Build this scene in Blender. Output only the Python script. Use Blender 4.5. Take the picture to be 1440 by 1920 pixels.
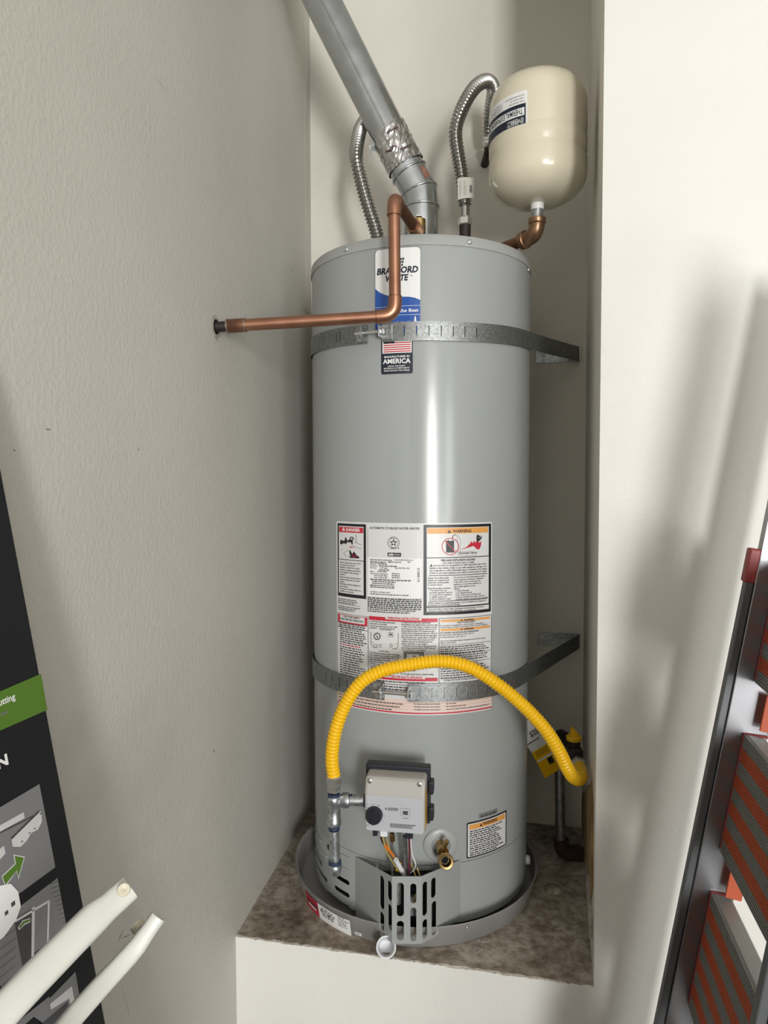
import bpy, bmesh, math, random
from mathutils import Vector as V, Matrix
from mathutils.geometry import delaunay_2d_cdt
random.seed(7)
scn = bpy.context.scene
for o in list(bpy.data.objects): bpy.data.objects.remove(o)

# ------------------------------------------------------------------ camera
F, PIT, ROLL, Z0 = 1306.0, -0.0435, -0.0023, 1.408
cp, sp, cr, sr = math.cos(PIT), math.sin(PIT), math.cos(ROLL), math.sin(ROLL)
FW = V((0, cp, sp)); _up = V((0, -sp, cp)); _rt = V((1, 0, 0))
RT = cr*_rt + sr*_up; UP = -sr*_rt + cr*_up
CAM = V((0, 0, Z0))
cd = bpy.data.cameras.new('camera'); cam = bpy.data.objects.new('camera', cd)
scn.collection.objects.link(cam)
cd.sensor_fit = 'VERTICAL'; cd.sensor_height = 36.0; cd.lens = F/1920*36.0
cd.clip_start = 0.02
cam.matrix_world = Matrix((( RT.x, UP.x, -FW.x, 0), (RT.y, UP.y, -FW.y, 0), (RT.z, UP.z, -FW.z, Z0), (0, 0, 0, 1)))
scn.camera = cam
# ------------------------------------------------------------------ world, daylight, exposure
w = bpy.data.worlds.new('daylight'); scn.world = w; w.use_nodes = True
w.node_tree.nodes['Background'].inputs[0].default_value = (0.78, 0.88, 1.0, 1)
w.node_tree.nodes['Background'].inputs[1].default_value = 1.0
def area(name, loc, tgt, sx, sy, power, col):
    l = bpy.data.lights.new(name, 'AREA'); l.shape = 'RECTANGLE'; l.size = sx; l.size_y = sy
    l.energy = power; l.color = col
    o = bpy.data.objects.new(name, l); scn.collection.objects.link(o); o.location = loc
    o.rotation_euler = (V(tgt) - V(loc)).to_track_quat('-Z', 'Y').to_euler()
    return o
DOOR_Y = -4.4
area('daylight_side_door', (.97, DOOR_Y+.06, 1.42), (.6, 0, 1.42), .56, 1.6, 130, (1, .994, .98))
area('daylight_garage_door', (2.95, DOOR_Y+.06, 1.6), (1.4, 0, 1.3), .8, 1.4, 22, (1, .994, .98))
area('sunlit_driveway_bounce', (2.5, DOOR_Y-1.3, .06), (1.6, DOOR_Y+2.2, 2.7), 2.4, 1.8, 130, (1, .97, .92))
scn.view_settings.view_transform = 'Standard'; scn.view_settings.look = 'None'
scn.view_settings.exposure = 0.38; scn.view_settings.gamma = 1.0
scn.view_settings.use_curve_mapping = False

# ------------------------------------------------------------------ helpers
def ray(px, py): return FW + RT*((px-720)/F) - UP*((py-960)/F)
def at_y(px, py, y): d = ray(px, py); return CAM + d*(y/d.y)
def at_z(px, py, z): d = ray(px, py); return CAM + d*((z-Z0)/d.z)
def at_plane(px, py, p, n): d = ray(px, py); return CAM + d*((p-CAM).dot(n)/d.dot(n))
HX, HY, HR = .0867, 1.6622, .254
def on_cyl(px, py, r=HR, cx=HX, cy=HY):
    """where the ray through a pixel meets the vertical cylinder: angle, height"""
    d = ray(px, py); a = d.x**2+d.y**2; b = -2*(d.x*cx+d.y*cy); c = cx*cx+cy*cy-r*r
    D = max(b*b-4*a*c, 0); k = (-b-math.sqrt(D))/(2*a); p = CAM+d*k
    return math.atan2(p.x-cx, -(p.y-cy)), p.z
def cyl(t, z, r=HR, cx=HX, cy=HY): return V((cx+r*math.sin(t), cy-r*math.cos(t), z))

MATS = {}
def mat(name, col, rough=.5, metal=0., spec=.5, bump=0., bscale=200., col2=None, nscale=20., lo=.35, hi=.65, detail=4., coat=0., rough2=None, emit=None):
    if name in MATS: return MATS[name]
    m = bpy.data.materials.new(name); m.use_nodes = True; nt = m.node_tree; b = nt.nodes['Principled BSDF']
    b.inputs['Base Color'].default_value = (*col, 1); b.inputs['Roughness'].default_value = rough
    b.inputs['Metallic'].default_value = metal; b.inputs['Specular IOR Level'].default_value = spec
    b.inputs['Coat Weight'].default_value = coat
    tc = nt.nodes.new('ShaderNodeTexCoord')
    if col2 is not None:
        n = nt.nodes.new('ShaderNodeTexNoise'); n.inputs['Scale'].default_value = nscale; n.inputs['Detail'].default_value = detail
        r = nt.nodes.new('ShaderNodeValToRGB'); r.color_ramp.elements[0].position = lo; r.color_ramp.elements[1].position = hi
        r.color_ramp.elements[0].color = (*col, 1); r.color_ramp.elements[1].color = (*col2, 1)
        nt.links.new(tc.outputs['Object'], n.inputs['Vector']); nt.links.new(n.outputs['Fac'], r.inputs[0]); nt.links.new(r.outputs[0], b.inputs['Base Color'])
        if rough2 is not None:
            mr = nt.nodes.new('ShaderNodeMapRange'); mr.inputs[1].default_value = lo; mr.inputs[2].default_value = hi
            mr.inputs[3].default_value = rough; mr.inputs[4].default_value = rough2
            nt.links.new(n.outputs['Fac'], mr.inputs[0]); nt.links.new(mr.outputs[0], b.inputs['Roughness'])
    if bump:
        n2 = nt.nodes.new('ShaderNodeTexNoise'); n2.inputs['Scale'].default_value = bscale; n2.inputs['Detail'].default_value = 3
        bp = nt.nodes.new('ShaderNodeBump'); bp.inputs['Strength'].default_value = bump; bp.inputs['Distance'].default_value = .002
        nt.links.new(tc.outputs['Object'], n2.inputs['Vector']); nt.links.new(n2.outputs['Fac'], bp.inputs['Height']); nt.links.new(bp.outputs[0], b.inputs['Normal'])
    MATS[name] = m; return m

def spangle(name, col, col2, rough=.38, scale=180.):
    m = mat(name, col, rough, .9); nt = m.node_tree; b = nt.nodes['Principled BSDF']
    tc = nt.nodes.new('ShaderNodeTexCoord'); v = nt.nodes.new('ShaderNodeTexVoronoi'); v.inputs['Scale'].default_value = scale
    bw = nt.nodes.new('ShaderNodeSeparateColor'); r = nt.nodes.new('ShaderNodeValToRGB')
    r.color_ramp.elements[0].color = (*col, 1); r.color_ramp.elements[1].color = (*col2, 1)
    nt.links.new(tc.outputs['Object'], v.inputs['Vector']); nt.links.new(v.outputs['Color'], bw.inputs[0])
    nt.links.new(bw.outputs[0], r.inputs[0]); nt.links.new(r.outputs[0], b.inputs['Base Color'])
    mr = nt.nodes.new('ShaderNodeMapRange'); mr.inputs[3].default_value = rough-.04; mr.inputs[4].default_value = rough+.06
    nt.links.new(bw.outputs[1], mr.inputs[0]); nt.links.new(mr.outputs[0], b.inputs['Roughness'])
    return m

def wall_mat(name, col, dirty, bump=.35):
    """painted drywall: orange-peel relief, faint uneven paint, a few scuffs"""
    m = mat(name, col, .55, 0, .35); nt = m.node_tree; b = nt.nodes['Principled BSDF']
    tc = nt.nodes.new('ShaderNodeTexCoord')
    n1 = nt.nodes.new('ShaderNodeTexNoise'); n1.inputs['Scale'].default_value = 2.2; n1.inputs['Detail'].default_value = 5
    r1 = nt.nodes.new('ShaderNodeValToRGB'); r1.color_ramp.elements[0].position = .3; r1.color_ramp.elements[1].position = .7
    r1.color_ramp.elements[0].color = (col[0]*.93, col[1]*.925, col[2]*.92, 1); r1.color_ramp.elements[1].color = (*col, 1)
    n2 = nt.nodes.new('ShaderNodeTexNoise'); n2.inputs['Scale'].default_value = 9; n2.inputs['Detail'].default_value = 8; n2.inputs['Roughness'].default_value = .7
    r2 = nt.nodes.new('ShaderNodeValToRGB'); r2.color_ramp.elements[0].position = .70; r2.color_ramp.elements[1].position = .80
    r2.color_ramp.elements[0].color = (0, 0, 0, 1); r2.color_ramp.elements[1].color = (dirty, dirty, dirty, 1)
    mx = nt.nodes.new('ShaderNodeMix'); mx.data_type = 'RGBA'; mx.inputs['B'].default_value = (.16, .145, .12, 1)
    L = nt.links.new
    L(tc.outputs['Object'], n1.inputs['Vector']); L(n1.outputs['Fac'], r1.inputs[0]); L(tc.outputs['Object'], n2.inputs['Vector']); L(n2.outputs['Fac'], r2.inputs[0])
    L(r2.outputs[0], mx.inputs['Factor']); L(r1.outputs[0], mx.inputs['A']); L(mx.outputs['Result'], b.inputs['Base Color'])
    n3 = nt.nodes.new('ShaderNodeTexNoise'); n3.inputs['Scale'].default_value = 140; n3.inputs['Detail'].default_value = 2
    bp = nt.nodes.new('ShaderNodeBump'); bp.inputs['Strength'].default_value = bump; bp.inputs['Distance'].default_value = .0022
    L(tc.outputs['Object'], n3.inputs['Vector']); L(n3.outputs['Fac'], bp.inputs['Height']); L(bp.outputs[0], b.inputs['Normal'])
    return m

def concrete_mat():
    m = mat('stained_concrete', (.2, .18, .15), .9, 0, .2); nt = m.node_tree; b = nt.nodes['Principled BSDF']; L = nt.links.new
    tc = nt.nodes.new('ShaderNodeTexCoord')
    n1 = nt.nodes.new('ShaderNodeTexNoise'); n1.inputs['Scale'].default_value = 9; n1.inputs['Detail'].default_value = 10; n1.inputs['Roughness'].default_value = .72
    r = nt.nodes.new('ShaderNodeValToRGB'); e = r.color_ramp.elements
    e[0].position = .30; e[0].color = (.13, .11, .085, 1); e[1].position = .70; e[1].color = (.62, .575, .50, 1)
    k = e.new(.45); k.color = (.32, .275, .22, 1); k = e.new(.57); k.color = (.47, .42, .355, 1)
    n2 = nt.nodes.new('ShaderNodeTexNoise'); n2.inputs['Scale'].default_value = 60; n2.inputs['Detail'].default_value = 6
    r2 = nt.nodes.new('ShaderNodeValToRGB'); r2.color_ramp.elements[0].position = .3; r2.color_ramp.elements[1].position = .6
    r2.color_ramp.elements[0].color = (.55, .5, .45, 1); r2.color_ramp.elements[1].color = (1, 1, 1, 1)
    mx = nt.nodes.new('ShaderNodeMix'); mx.data_type = 'RGBA'; mx.blend_type = 'MULTIPLY'; mx.inputs['Factor'].default_value = 1
    bp = nt.nodes.new('ShaderNodeBump'); bp.inputs['Strength'].default_value = .6; bp.inputs['Distance'].default_value = .004
    L(tc.outputs['Object'], n1.inputs['Vector']); L(tc.outputs['Object'], n2.inputs['Vector']); L(n1.outputs['Fac'], r.inputs[0]); L(n2.outputs['Fac'], r2.inputs[0])
    L(r.outputs[0], mx.inputs['A']); L(r2.outputs[0], mx.inputs['B']); L(mx.outputs['Result'], b.inputs['Base Color'])
    L(n2.outputs['Fac'], bp.inputs['Height']); L(bp.outputs[0], b.inputs['Normal'])
    return m

class B:
    """collects faces of one mesh; build() links it as one object"""
    def __init__(s): s.v = []; s.f = []; s.m = []; s.mats = []
    def mi(s, m):
        if m is None: m = s.mats[0] if s.mats else MATS['paint']
        if m not in s.mats: s.mats.append(m)
        return s.mats.index(m)
    def add(s, vs, fs, m):
        i = len(s.v); k = s.mi(m); s.v += [V(x) for x in vs]
        for f in fs: s.f.append([i+j for j in f]); s.m.append(k)
        return s
    def box(s, c, ax, ay, az, m):
        """c centre; ax, ay, az half-extent vectors"""
        c, ax, ay, az = V(c), V(ax), V(ay), V(az)
        vs = [c+ax*i+ay*j+az*k for i in (-1, 1) for j in (-1, 1) for k in (-1, 1)]
        return s.add(vs, [(0, 1, 3, 2), (4, 6, 7, 5), (0, 4, 5, 1), (2, 3, 7, 6), (0, 2, 6, 4), (1, 5, 7, 3)], m)
    def prism(s, pts, off, m):
        n = len(pts); off = V(off); vs = [V(p) for p in pts]+[V(p)+off for p in pts]
        fs = [tuple(range(n)), tuple(range(2*n-1, n-1, -1))]+[(i, i+n, (i+1) % n+n, (i+1) % n) for i in range(n)]
        return s.add(vs, fs, m)
    def lathe(s, prof, org, axis, m, seg=32, a0=0, a1=2*math.pi, capend=False):
        """prof: list of (radius, distance along axis)"""
        axis = V(axis).normalized(); u = axis.orthogonal().normalized(); w_ = axis.cross(u); org = V(org)
        full = abs(a1-a0-2*math.pi) < 1e-6; n = seg if full else seg+1; vs = []
        for r, h in prof:
            for i in range(n):
                a = a0+(a1-a0)*i/seg; vs.append(org+axis*h+(u*math.cos(a)+w_*math.sin(a))*r)
        fs = []
        for j in range(len(prof)-1):
            for i in range(seg):
                i2 = (i+1) % n; fs.append((j*n+i, j*n+i2, (j+1)*n+i2, (j+1)*n+i))
        if capend: fs.append(tuple(range(n-1, -1, -1))); fs.append(tuple(range((len(prof)-1)*n, len(prof)*n)))
        return s.add(vs, fs, m)
    def tube(s, path, r, m, seg=16, cap=True, scale=None):
        path = [V(p) for p in path]; N = len(path); rs = r if isinstance(r, (list, tuple)) else [r]*N
        t0 = (path[1]-path[0]).normalized(); u = t0.orthogonal().normalized(); vs = []
        for i, p in enumerate(path):
            a = path[max(i-1, 0)]; b = path[min(i+1, N-1)]; t = (b-a).normalized()
            u = (u-t*u.dot(t)).normalized(); w_ = t.cross(u)
            for k in range(seg):
                g = 2*math.pi*k/seg; vs.append(p+(u*math.cos(g)+w_*math.sin(g))*rs[i])
        fs = [(j*seg+i, j*seg+(i+1) % seg, (j+1)*seg+(i+1) % seg, (j+1)*seg+i) for j in range(N-1) for i in range(seg)]
        if cap: fs.append(tuple(range(seg-1, -1, -1))); fs.append(tuple(range((N-1)*seg, N*seg)))
        return s.add(vs, fs, m)
    def plate(s, outer, holes, mp, th, m, step=None):
        """flat sheet (2D outline with holes) carried by mp(u, v, h) into space, with thickness th and real hole walls"""
        pts = []; edges = []
        def loop(l):
            out = []
            n = len(l)
            for i in range(n):
                a, b = l[i], l[(i+1) % n]; d = math.dist(a, b); k = max(1, int(math.ceil(d/step))) if step else 1
                out += [(a[0]+(b[0]-a[0])*q/k, a[1]+(b[1]-a[1])*q/k) for q in range(k)]
            return out
        loops = [loop(outer)]+[loop(h) if step else h for h in holes]
        for l in loops:
            i = len(pts); pts += [V(q) for q in l]; n = len(l); edges += [(i+j, i+(j+1) % n) for j in range(n)]
        def inside(q, l):
            c = False; n = len(l)
            for i in range(n):
                a, b = l[i], l[(i+1) % n]
                if (a[1] > q[1]) != (b[1] > q[1]) and q[0] < (b[0]-a[0])*(q[1]-a[1])/(b[1]-a[1])+a[0]: c = not c
            return c
        if step:
            us = [q[0] for q in outer]; vv = [q[1] for q in outer]
            u = min(us)+step
            while u < max(us)-step*.5:
                z = min(vv)+step
                while z < max(vv)-step*.5:
                    if inside((u, z), loops[0]): pts.append(V((u, z)))
                    z += step
                u += step
        vo, _, fo, _, _, _ = delaunay_2d_cdt(pts, edges, [], 0, 1e-7)
        tri = []
        for f in fo:
            c = sum((vo[i] for i in f), V((0, 0)))/len(f)
            if inside(c, loops[0]) and not any(inside(c, h) for h in loops[1:]): tri.append(tuple(f))
        n = len(vo); vs = [mp(q.x, q.y, th) for q in vo]+[mp(q.x, q.y, 0) for q in vo]
        fs = tri+[tuple(i+n for i in reversed(f)) for f in tri]
        cnt = {}
        for f in tri:
            for i in range(3):
                e = (f[i], f[(i+1) % 3]); cnt[e] = 1
        for (a, b) in list(cnt):
            if (b, a) not in cnt: fs.append((b, a, a+n, b+n))
        return s.add(vs, fs, m)
    def build(s, name, parent=None, smooth=None, bevel=0., label=None, cat=None, group=None, kind=None):
        off = V((0, 0, 0))
        if parent is not None:
            q = parent
            while q is not None: off += q.location; q = q.parent
        elif s.v:
            xs = [p.x for p in s.v]; ys = [p.y for p in s.v]; zs = [p.z for p in s.v]
            off = V(((min(xs)+max(xs))/2, (min(ys)+max(ys))/2, min(zs)))
        me = bpy.data.meshes.new(name); me.from_pydata([p-off for p in s.v], [], s.f)
        for m in s.mats: me.materials.append(m)
        me.polygons.foreach_set('material_index', s.m)
        bm = bmesh.new(); bm.from_mesh(me); bmesh.ops.recalc_face_normals(bm, faces=bm.faces); bm.to_mesh(me); bm.free()
        if smooth is not None:
            me.polygons.foreach_set('use_smooth', [True]*len(me.polygons)); me.set_sharp_from_angle(angle=math.radians(smooth))
        o = bpy.data.objects.new(name, me); scn.collection.objects.link(o)
        if parent is not None: o.parent = parent
        else: o.location = off
        if bevel:
            md = o.modifiers.new('bevel', 'BEVEL'); md.width = bevel; md.segments = 2; md.limit_method = 'ANGLE'; md.angle_limit = math.radians(40)
        return tag(o, label, cat, group, kind)
def tag(o, label=None, cat=None, group=None, kind=None):
    if label: o['label'] = label
    if cat: o['category'] = cat
    if group: o['group'] = group
    if kind: o['kind'] = kind
    return o
def thing(name, loc, label, cat, group=None):
    o = bpy.data.objects.new(name, None); o.location = loc; o.empty_display_size = .05
    scn.collection.objects.link(o); return tag(o, label, cat, group)
def curve(pts, n=12):
    """Catmull-Rom through the points"""
    pts = [V(p) for p in pts]; P = [pts[0]*2-pts[1]]+pts+[pts[-1]*2-pts[-2]]; out = []
    for i in range(1, len(P)-2):
        a, b, c, d = P[i-1:i+3]
        for k in range(n):
            t = k/n; out.append(.5*((2*b)+(c-a)*t+(2*a-5*b+4*c-d)*t*t+(-a+3*b-3*c+d)*t**3))
    return out+[pts[-1]]
def resample(path, step):
    out = [path[0]]; acc = 0
    for a, b in zip(path, path[1:]):
        d = (b-a).length
        while acc+d >= step:
            k = (step-acc)/d; a = a+(b-a)*k; out.append(a.copy()); d = (b-a).length; acc = 0
        acc += d
    return out
def corrugated(bld, path, r, amp, pitch, m, seg=16):
    p = resample(path, pitch/6); pat = [-1, -.5, .5, 1, .5, -.5]
    bld.tube(p, [r+amp*pat[i % 6] for i in range(len(p))], m, seg)
def fillet(pts, r, n=8):
    """polyline with round bends"""
    pts = [V(p) for p in pts]; out = [pts[0]]
    for a, b, c in zip(pts, pts[1:], pts[2:]):
        u = (a-b).normalized(); w_ = (c-b).normalized(); p, q = b+u*r, b+w_*r
        for k in range(n+1):
            t = k/n; out.append(p*(1-t)**2+b*2*t*(1-t)+q*t*t)
    return out+[pts[-1]]
def stadium(x0, y0, x1, y1, n=5):
    w_, h = x1-x0, y1-y0; r = min(w_, h)/2; out = []
    for cx, cy, a in ((x1-r, y1-r, 0), (x0+r, y1-r, 90), (x0+r, y0+r, 180), (x1-r, y0+r, 270)):
        for k in range(n+1):
            g = math.radians(a+90*k/n); out.append((cx+r*math.cos(g), cy+r*math.sin(g)))
    res = []
    for q in out:
        if not res or math.dist(res[-1], q) > 1e-6: res.append(q)
    if math.dist(res[0], res[-1]) < 1e-6: res.pop()
    return res
def rrect(x0, y0, x1, y1, r, n=4):
    out = []
    for cx, cy, a in ((x1-r, y1-r, 0), (x0+r, y1-r, 90), (x0+r, y0+r, 180), (x1-r, y0+r, 270)):
        for k in range(n+1):
            g = math.radians(a+90*k/n); out.append((cx+r*math.cos(g), cy+r*math.sin(g)))
    return out
# ---- flat print: lettering and pictures on a surface
_tx = {}
def glyphs(t, bold=0.):
    k = (t, bold)
    if k not in _tx:
        c = bpy.data.curves.new('t', 'FONT'); c.body = t; c.size = 1; c.resolution_u = 2; c.offset = bold
        o = bpy.data.objects.new('t', c); scn.collection.objects.link(o)
        me = bpy.data.meshes.new_from_object(o)
        vs = [(q.co.x, q.co.y) for q in me.vertices]; fs = [tuple(p.vertices) for p in me.polygons]
        bpy.data.objects.remove(o); bpy.data.meshes.remove(me); bpy.data.curves.remove(c)
        _tx[k] = (vs, fs)
    return _tx[k]
class Ink:
    """mp(s, z, h) -> point on the printed surface; anchor(px, py) -> (s, z)"""
    def __init__(s, mp, anchor=None, base=.0004, lay=.00022, step=.012): s.b = B(); s.mp = mp; s.an = anchor; s.base = base; s.lay = lay; s.step = step
    def poly2(s, pts, m, lay=1):
        n = len(pts); s.b.add([s.mp(q[0], q[1], s.base+lay*s.lay) for q in pts], [tuple(range(n))], m)
    def rect2(s, s0, z0, s1, z1, m, lay=1):
        k = max(1, int(abs(s1-s0)/s.step)); vs = []
        for i in range(k+1):
            a = s0+(s1-s0)*i/k; vs += [s.mp(a, z0, s.base+lay*s.lay), s.mp(a, z1, s.base+lay*s.lay)]
        s.b.add(vs, [(2*i, 2*i+2, 2*i+3, 2*i+1) for i in range(k)], m)
    def rect(s, x0, y0, x1, y1, m, lay=1):
        a, zt = s.an(x0, y0); b, _ = s.an(x1, y0); _, zb = s.an(x0, y1); s.rect2(a, zb, b, zt, m, lay)
    def poly(s, pts, m, lay=2): s.poly2([s.an(*q) for q in pts], m, lay)
    def line(s, pts, wpx, m, lay=2):
        for (x0, y0), (x1, y1) in zip(pts, pts[1:]):
            d = math.hypot(x1-x0, y1-y0) or 1; nx, ny = -(y1-y0)/d*wpx/2, (x1-x0)/d*wpx/2
            s.poly([(x0+nx, y0+ny), (x1+nx, y1+ny), (x1-nx, y1-ny), (x0-nx, y0-ny)], m, lay)
    def disc(s, x, y, rx, ry, m, lay=2, n=24, hole=0):
        q = [(x+rx*math.cos(2*math.pi*k/n), y+ry*math.sin(2*math.pi*k/n)) for k in range(n)]
        if not hole: return s.poly(q, m, lay)
        i = [(x+rx*hole*math.cos(2*math.pi*k/n), y+ry*hole*math.sin(2*math.pi*k/n)) for k in range(n)]
        for k in range(n): s.poly([q[k], q[(k+1) % n], i[(k+1) % n], i[k]], m, lay)
    def text2(s, t, s0, z0, s1, cap, m, lay=2, bold=0., ital=0.):
        vs, fs = glyphs(t, bold+(.026 if cap < .006 else .01))
        if not vs: return
        a = min(q[0] for q in vs); b = max(q[0] for q in vs); kx = (s1-s0)/(b-a); kz = cap/.70
        s.b.add([s.mp(s0+(x-a)*kx+ital*y*kz, z0+y*kz, s.base+lay*s.lay) for x, y in vs], fs, m)
    def text(s, t, x0, y, x1, cap, m, lay=2, bold=0., ital=0.):
        a, z = s.an(x0, y); b, _ = s.an(x1, y); _, z2 = s.an(x0, y-cap); s.text2(t, a, z, b, z2-z, m, lay, bold, ital)
    def para(s, lines, x0, y, x1, dy, cap, m, lay=2, bold=0.):
        """lines set at one size so that the longest just fits x0..x1"""
        ws = [max([q[0] for q in glyphs(l, bold)[0]] or [0.01]) for l in lines]; mxw = max(ws)
        for i, l in enumerate(lines):
            if l.strip(): s.text(l, x0, y+i*dy, x0+(x1-x0)*ws[i]/mxw, cap, m, lay, bold)
    def greek(s, x0, y, x1, rows, dy, cap, m, lay=2, ragged=.3):
        """print too blurred to read: runs of word-length dashes"""
        for i in range(rows):
            xe = x1-(x1-x0)*random.random()*ragged; x = x0; zb = s.an(x0, y+i*dy)[1]; zt = s.an(x0, y+i*dy-cap*.8)[1]
            while x < xe-1:
                l = min(random.uniform(2.5, 9)*cap/3, xe-x); s.rect2(s.an(x, y)[0], zb, s.an(x+l, y)[0], zt, m, lay); x += l+cap*.45
    def tri(s, x, y, wd, h, m, lay=3): s.poly([(x, y), (x+wd, y), (x+wd/2, y-h)], m, lay)

# ------------------------------------------------------------------ materials
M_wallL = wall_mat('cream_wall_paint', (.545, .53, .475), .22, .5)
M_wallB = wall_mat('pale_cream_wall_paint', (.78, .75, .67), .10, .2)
M_wallF = wall_mat('white_wall_paint', (.78, .765, .715), .08, .18)
M_garage = mat('low_bounce_garage_wall', (.22, .19, .16), .85, col2=(.28, .25, .21), nscale=5)  # unseen walls given a dark brown to cut bounced light
M_conc = concrete_mat()
M_floor = mat('garage_floor_concrete', (.06, .058, .056), .8, 0, .3, col2=(.09, .088, .085), nscale=6)
M_ceil = mat('ceiling_paint', (.82, .81, .78), .8)
M_jacket = mat('grey_enamel', (.335, .35, .345), .2, 0, .5, bump=.03, bscale=35)
M_cap = mat('grey_enamel_cap', (.36, .37, .36), .33, 0, .5)
M_shade = mat('interior_shade', (.006, .006, .007), .8, 0, .2)  # near-black colour standing in for the shade inside holes and behind slots
M_galv = spangle('galvanised_steel', (.30, .32, .33), (.52, .54, .55), .4)
M_vent = mat('galvanised_vent', (.52, .55, .57), .2, .95, col2=(.60, .63, .65), nscale=30, rough2=.27)
M_strap = spangle('galvanised_strap', (.20, .21, .21), (.34, .35, .35), .45, 400)
M_pan = mat('aluminium_pan', (.42, .41, .40), .42, .45, col2=(.50, .49, .48), nscale=7)
M_stain = mat('stainless_hose', (.56, .55, .53), .24, 1.)
M_copper = mat('aged_copper', (.34, .165, .105), .38, .9, col2=(.44, .225, .145), nscale=22, lo=.3, hi=.7)
M_copperd = mat('dark_copper', (.17, .08, .05), .45, .85, col2=(.30, .15, .09), nscale=28)
M_brass = mat('brass', (.55, .38, .17), .28, 1.)
M_bronze = mat('bronze_fitting', (.25, .145, .085), .36, .9, col2=(.34, .205, .125), nscale=40)
M_solder = mat('solder', (.34, .29, .25), .35, .9)
M_foil = mat('foil_tape', (.66, .65, .65), .2, 1., bump=.6, bscale=70)
M_white = mat('white_print', (.80, .80, .79), .4)
M_sheet = mat('label_grey', (.66, .66, .65), .35)
M_black = mat('black_print', (.012, .012, .016), .4)
M_ink = mat('ink_grey', (.055, .055, .06), .5)
M_red = mat('red_print', (.52, .022, .045), .4)
M_dred = mat('dark_red_print', (.16, .015, .03), .4)
M_orange = mat('orange_print', (.72, .34, .085), .4)
M_pink = mat('pale_pink_print', (.72, .58, .53), .4)
M_blue = mat('blue_print', (.018, .085, .36), .35)
M_navy = mat('navy_print', (.007, .011, .028), .45)
M_tank = mat('cream_enamel', (.68, .63, .49), .2, 0, .5, coat=.3)
M_yellow = mat('yellow_plastic', (.86, .50, .006), .3, 0, .5)
M_plblack = mat('black_plastic', (.012, .013, .02), .42)
M_plgrey = mat('grey_plastic', (.42, .405, .375), .5)
M_pllight = mat('light_grey_plate', (.46, .465, .49), .45)
M_plwhite = mat('white_plastic', (.72, .73, .75), .35)
M_seal = mat('blue_thread_sealant', (.02, .032, .075), .6)
M_iron = mat('black_iron', (.045, .035, .033), .55, .6)
M_rust = mat('rusty_iron', (.05, .025, .022), .7, .4, col2=(.09, .045, .035), nscale=50)
M_zinc = mat('zinc_bolt', (.70, .69, .67), .26, .9)
M_wood = mat('torn_brown_paper', (.20, .12, .045), .85, col2=(.34, .23, .10), nscale=14)
M_paper = mat('paper_tag', (.66, .63, .56), .7)
M_cardblk = mat('black_carton', (.008, .009, .011), .5, 0, .25)
M_green = mat('green_print', (.075, .17, .012), .45)
M_greyp = mat('grey_picture', (.18, .18, .185), .45)
M_enamel = mat('white_enamel_tube', (.62, .62, .57), .34)
M_cream = mat('cream_plug', (.56, .52, .40), .4)
M_alu = mat('ladder_aluminium', (.33, .33, .345), .3, .95)
M_aludk = mat('ladder_leg_paint', (.13, .135, .14), .45, .5)
M_tread = mat('tread_grey', (.24, .24, .225), .5, .3)
M_tread_o = mat('tread_orange', (.46, .085, .03), .55)
M_redpl = mat('red_plastic', (.27, .035, .035), .42)
M_chip = mat('plaster_chip', (.42, .39, .33), .95, col2=(.3, .27, .22), nscale=80)
M_wire_w = mat('wire_white', (.7, .7, .68), .4); M_wire_y = mat('wire_yellow', (.55, .42, .10), .4)
M_wire_r = mat('wire_maroon', (.16, .02, .04), .4); M_wire_o = mat('wire_orange', (.75, .2, .02), .4)

# ------------------------------------------------------------------ the room: walls, platform, floor
FL = V((-.313, 1.421, 0)); FR = V((.393, 1.272, 0))
U = (FR-FL).normalized(); N_ = V((-U.y, U.x, 0))          # along the front wall; into the alcove
if N_.y < 0: N_ = -N_
BL = FL+N_*.62-U*.024; BR = FL+N_*.62+U*.742
ZP, ZC = .457, 2.76
ld = (FL-BL).normalized(); FAR = BL+ld*6.6
ln = V((ld.y, -ld.x, 0))
if ln.x > 0: ln = -ln
bd = (BR-BL).normalized()
def lift(p, z): return V((p.x, p.y, z))
def slab(name, a, b, n, th, z0, z1, m, **k):
    """upright wall from a to b, thickness th behind its face along n"""
    q = B(); q.prism([lift(a, z0), lift(b, z0), lift(b, z1), lift(a, z1)], n*th, m); return q.build(name, kind='structure', **k)
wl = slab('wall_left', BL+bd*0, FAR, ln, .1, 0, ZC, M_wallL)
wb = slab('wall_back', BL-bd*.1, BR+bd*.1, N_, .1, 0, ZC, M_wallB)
rd = (BR-FR).normalized(); rn = V((rd.y, -rd.x, 0))
if rn.x < 0: rn = -rn
wr = slab('wall_right', FR+N_*.013, BR, rn, .05, 0, ZC, M_wallB)
q = B()
def fmap(u, z, h): return FL+U*u+N_*(.012-h)+V((0, 0, z))
W_A = (FR-FL).length
rough = []
k = 170
for i in range(k+1):
    u = W_A*i/k; rough.append((u, ZP-.0008-random.random()*.0016-.0022*max(0, math.sin(u*37)*math.sin(u*91+1))-(.002 if random.random() < .05 else 0)))
q.plate([(0, 0), (4.6, 0), (4.6, ZC), (W_A, ZC)]+rough[::-1], [], fmap, .012, M_wallF)
wf = q.build('wall_front', kind='structure')
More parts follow.
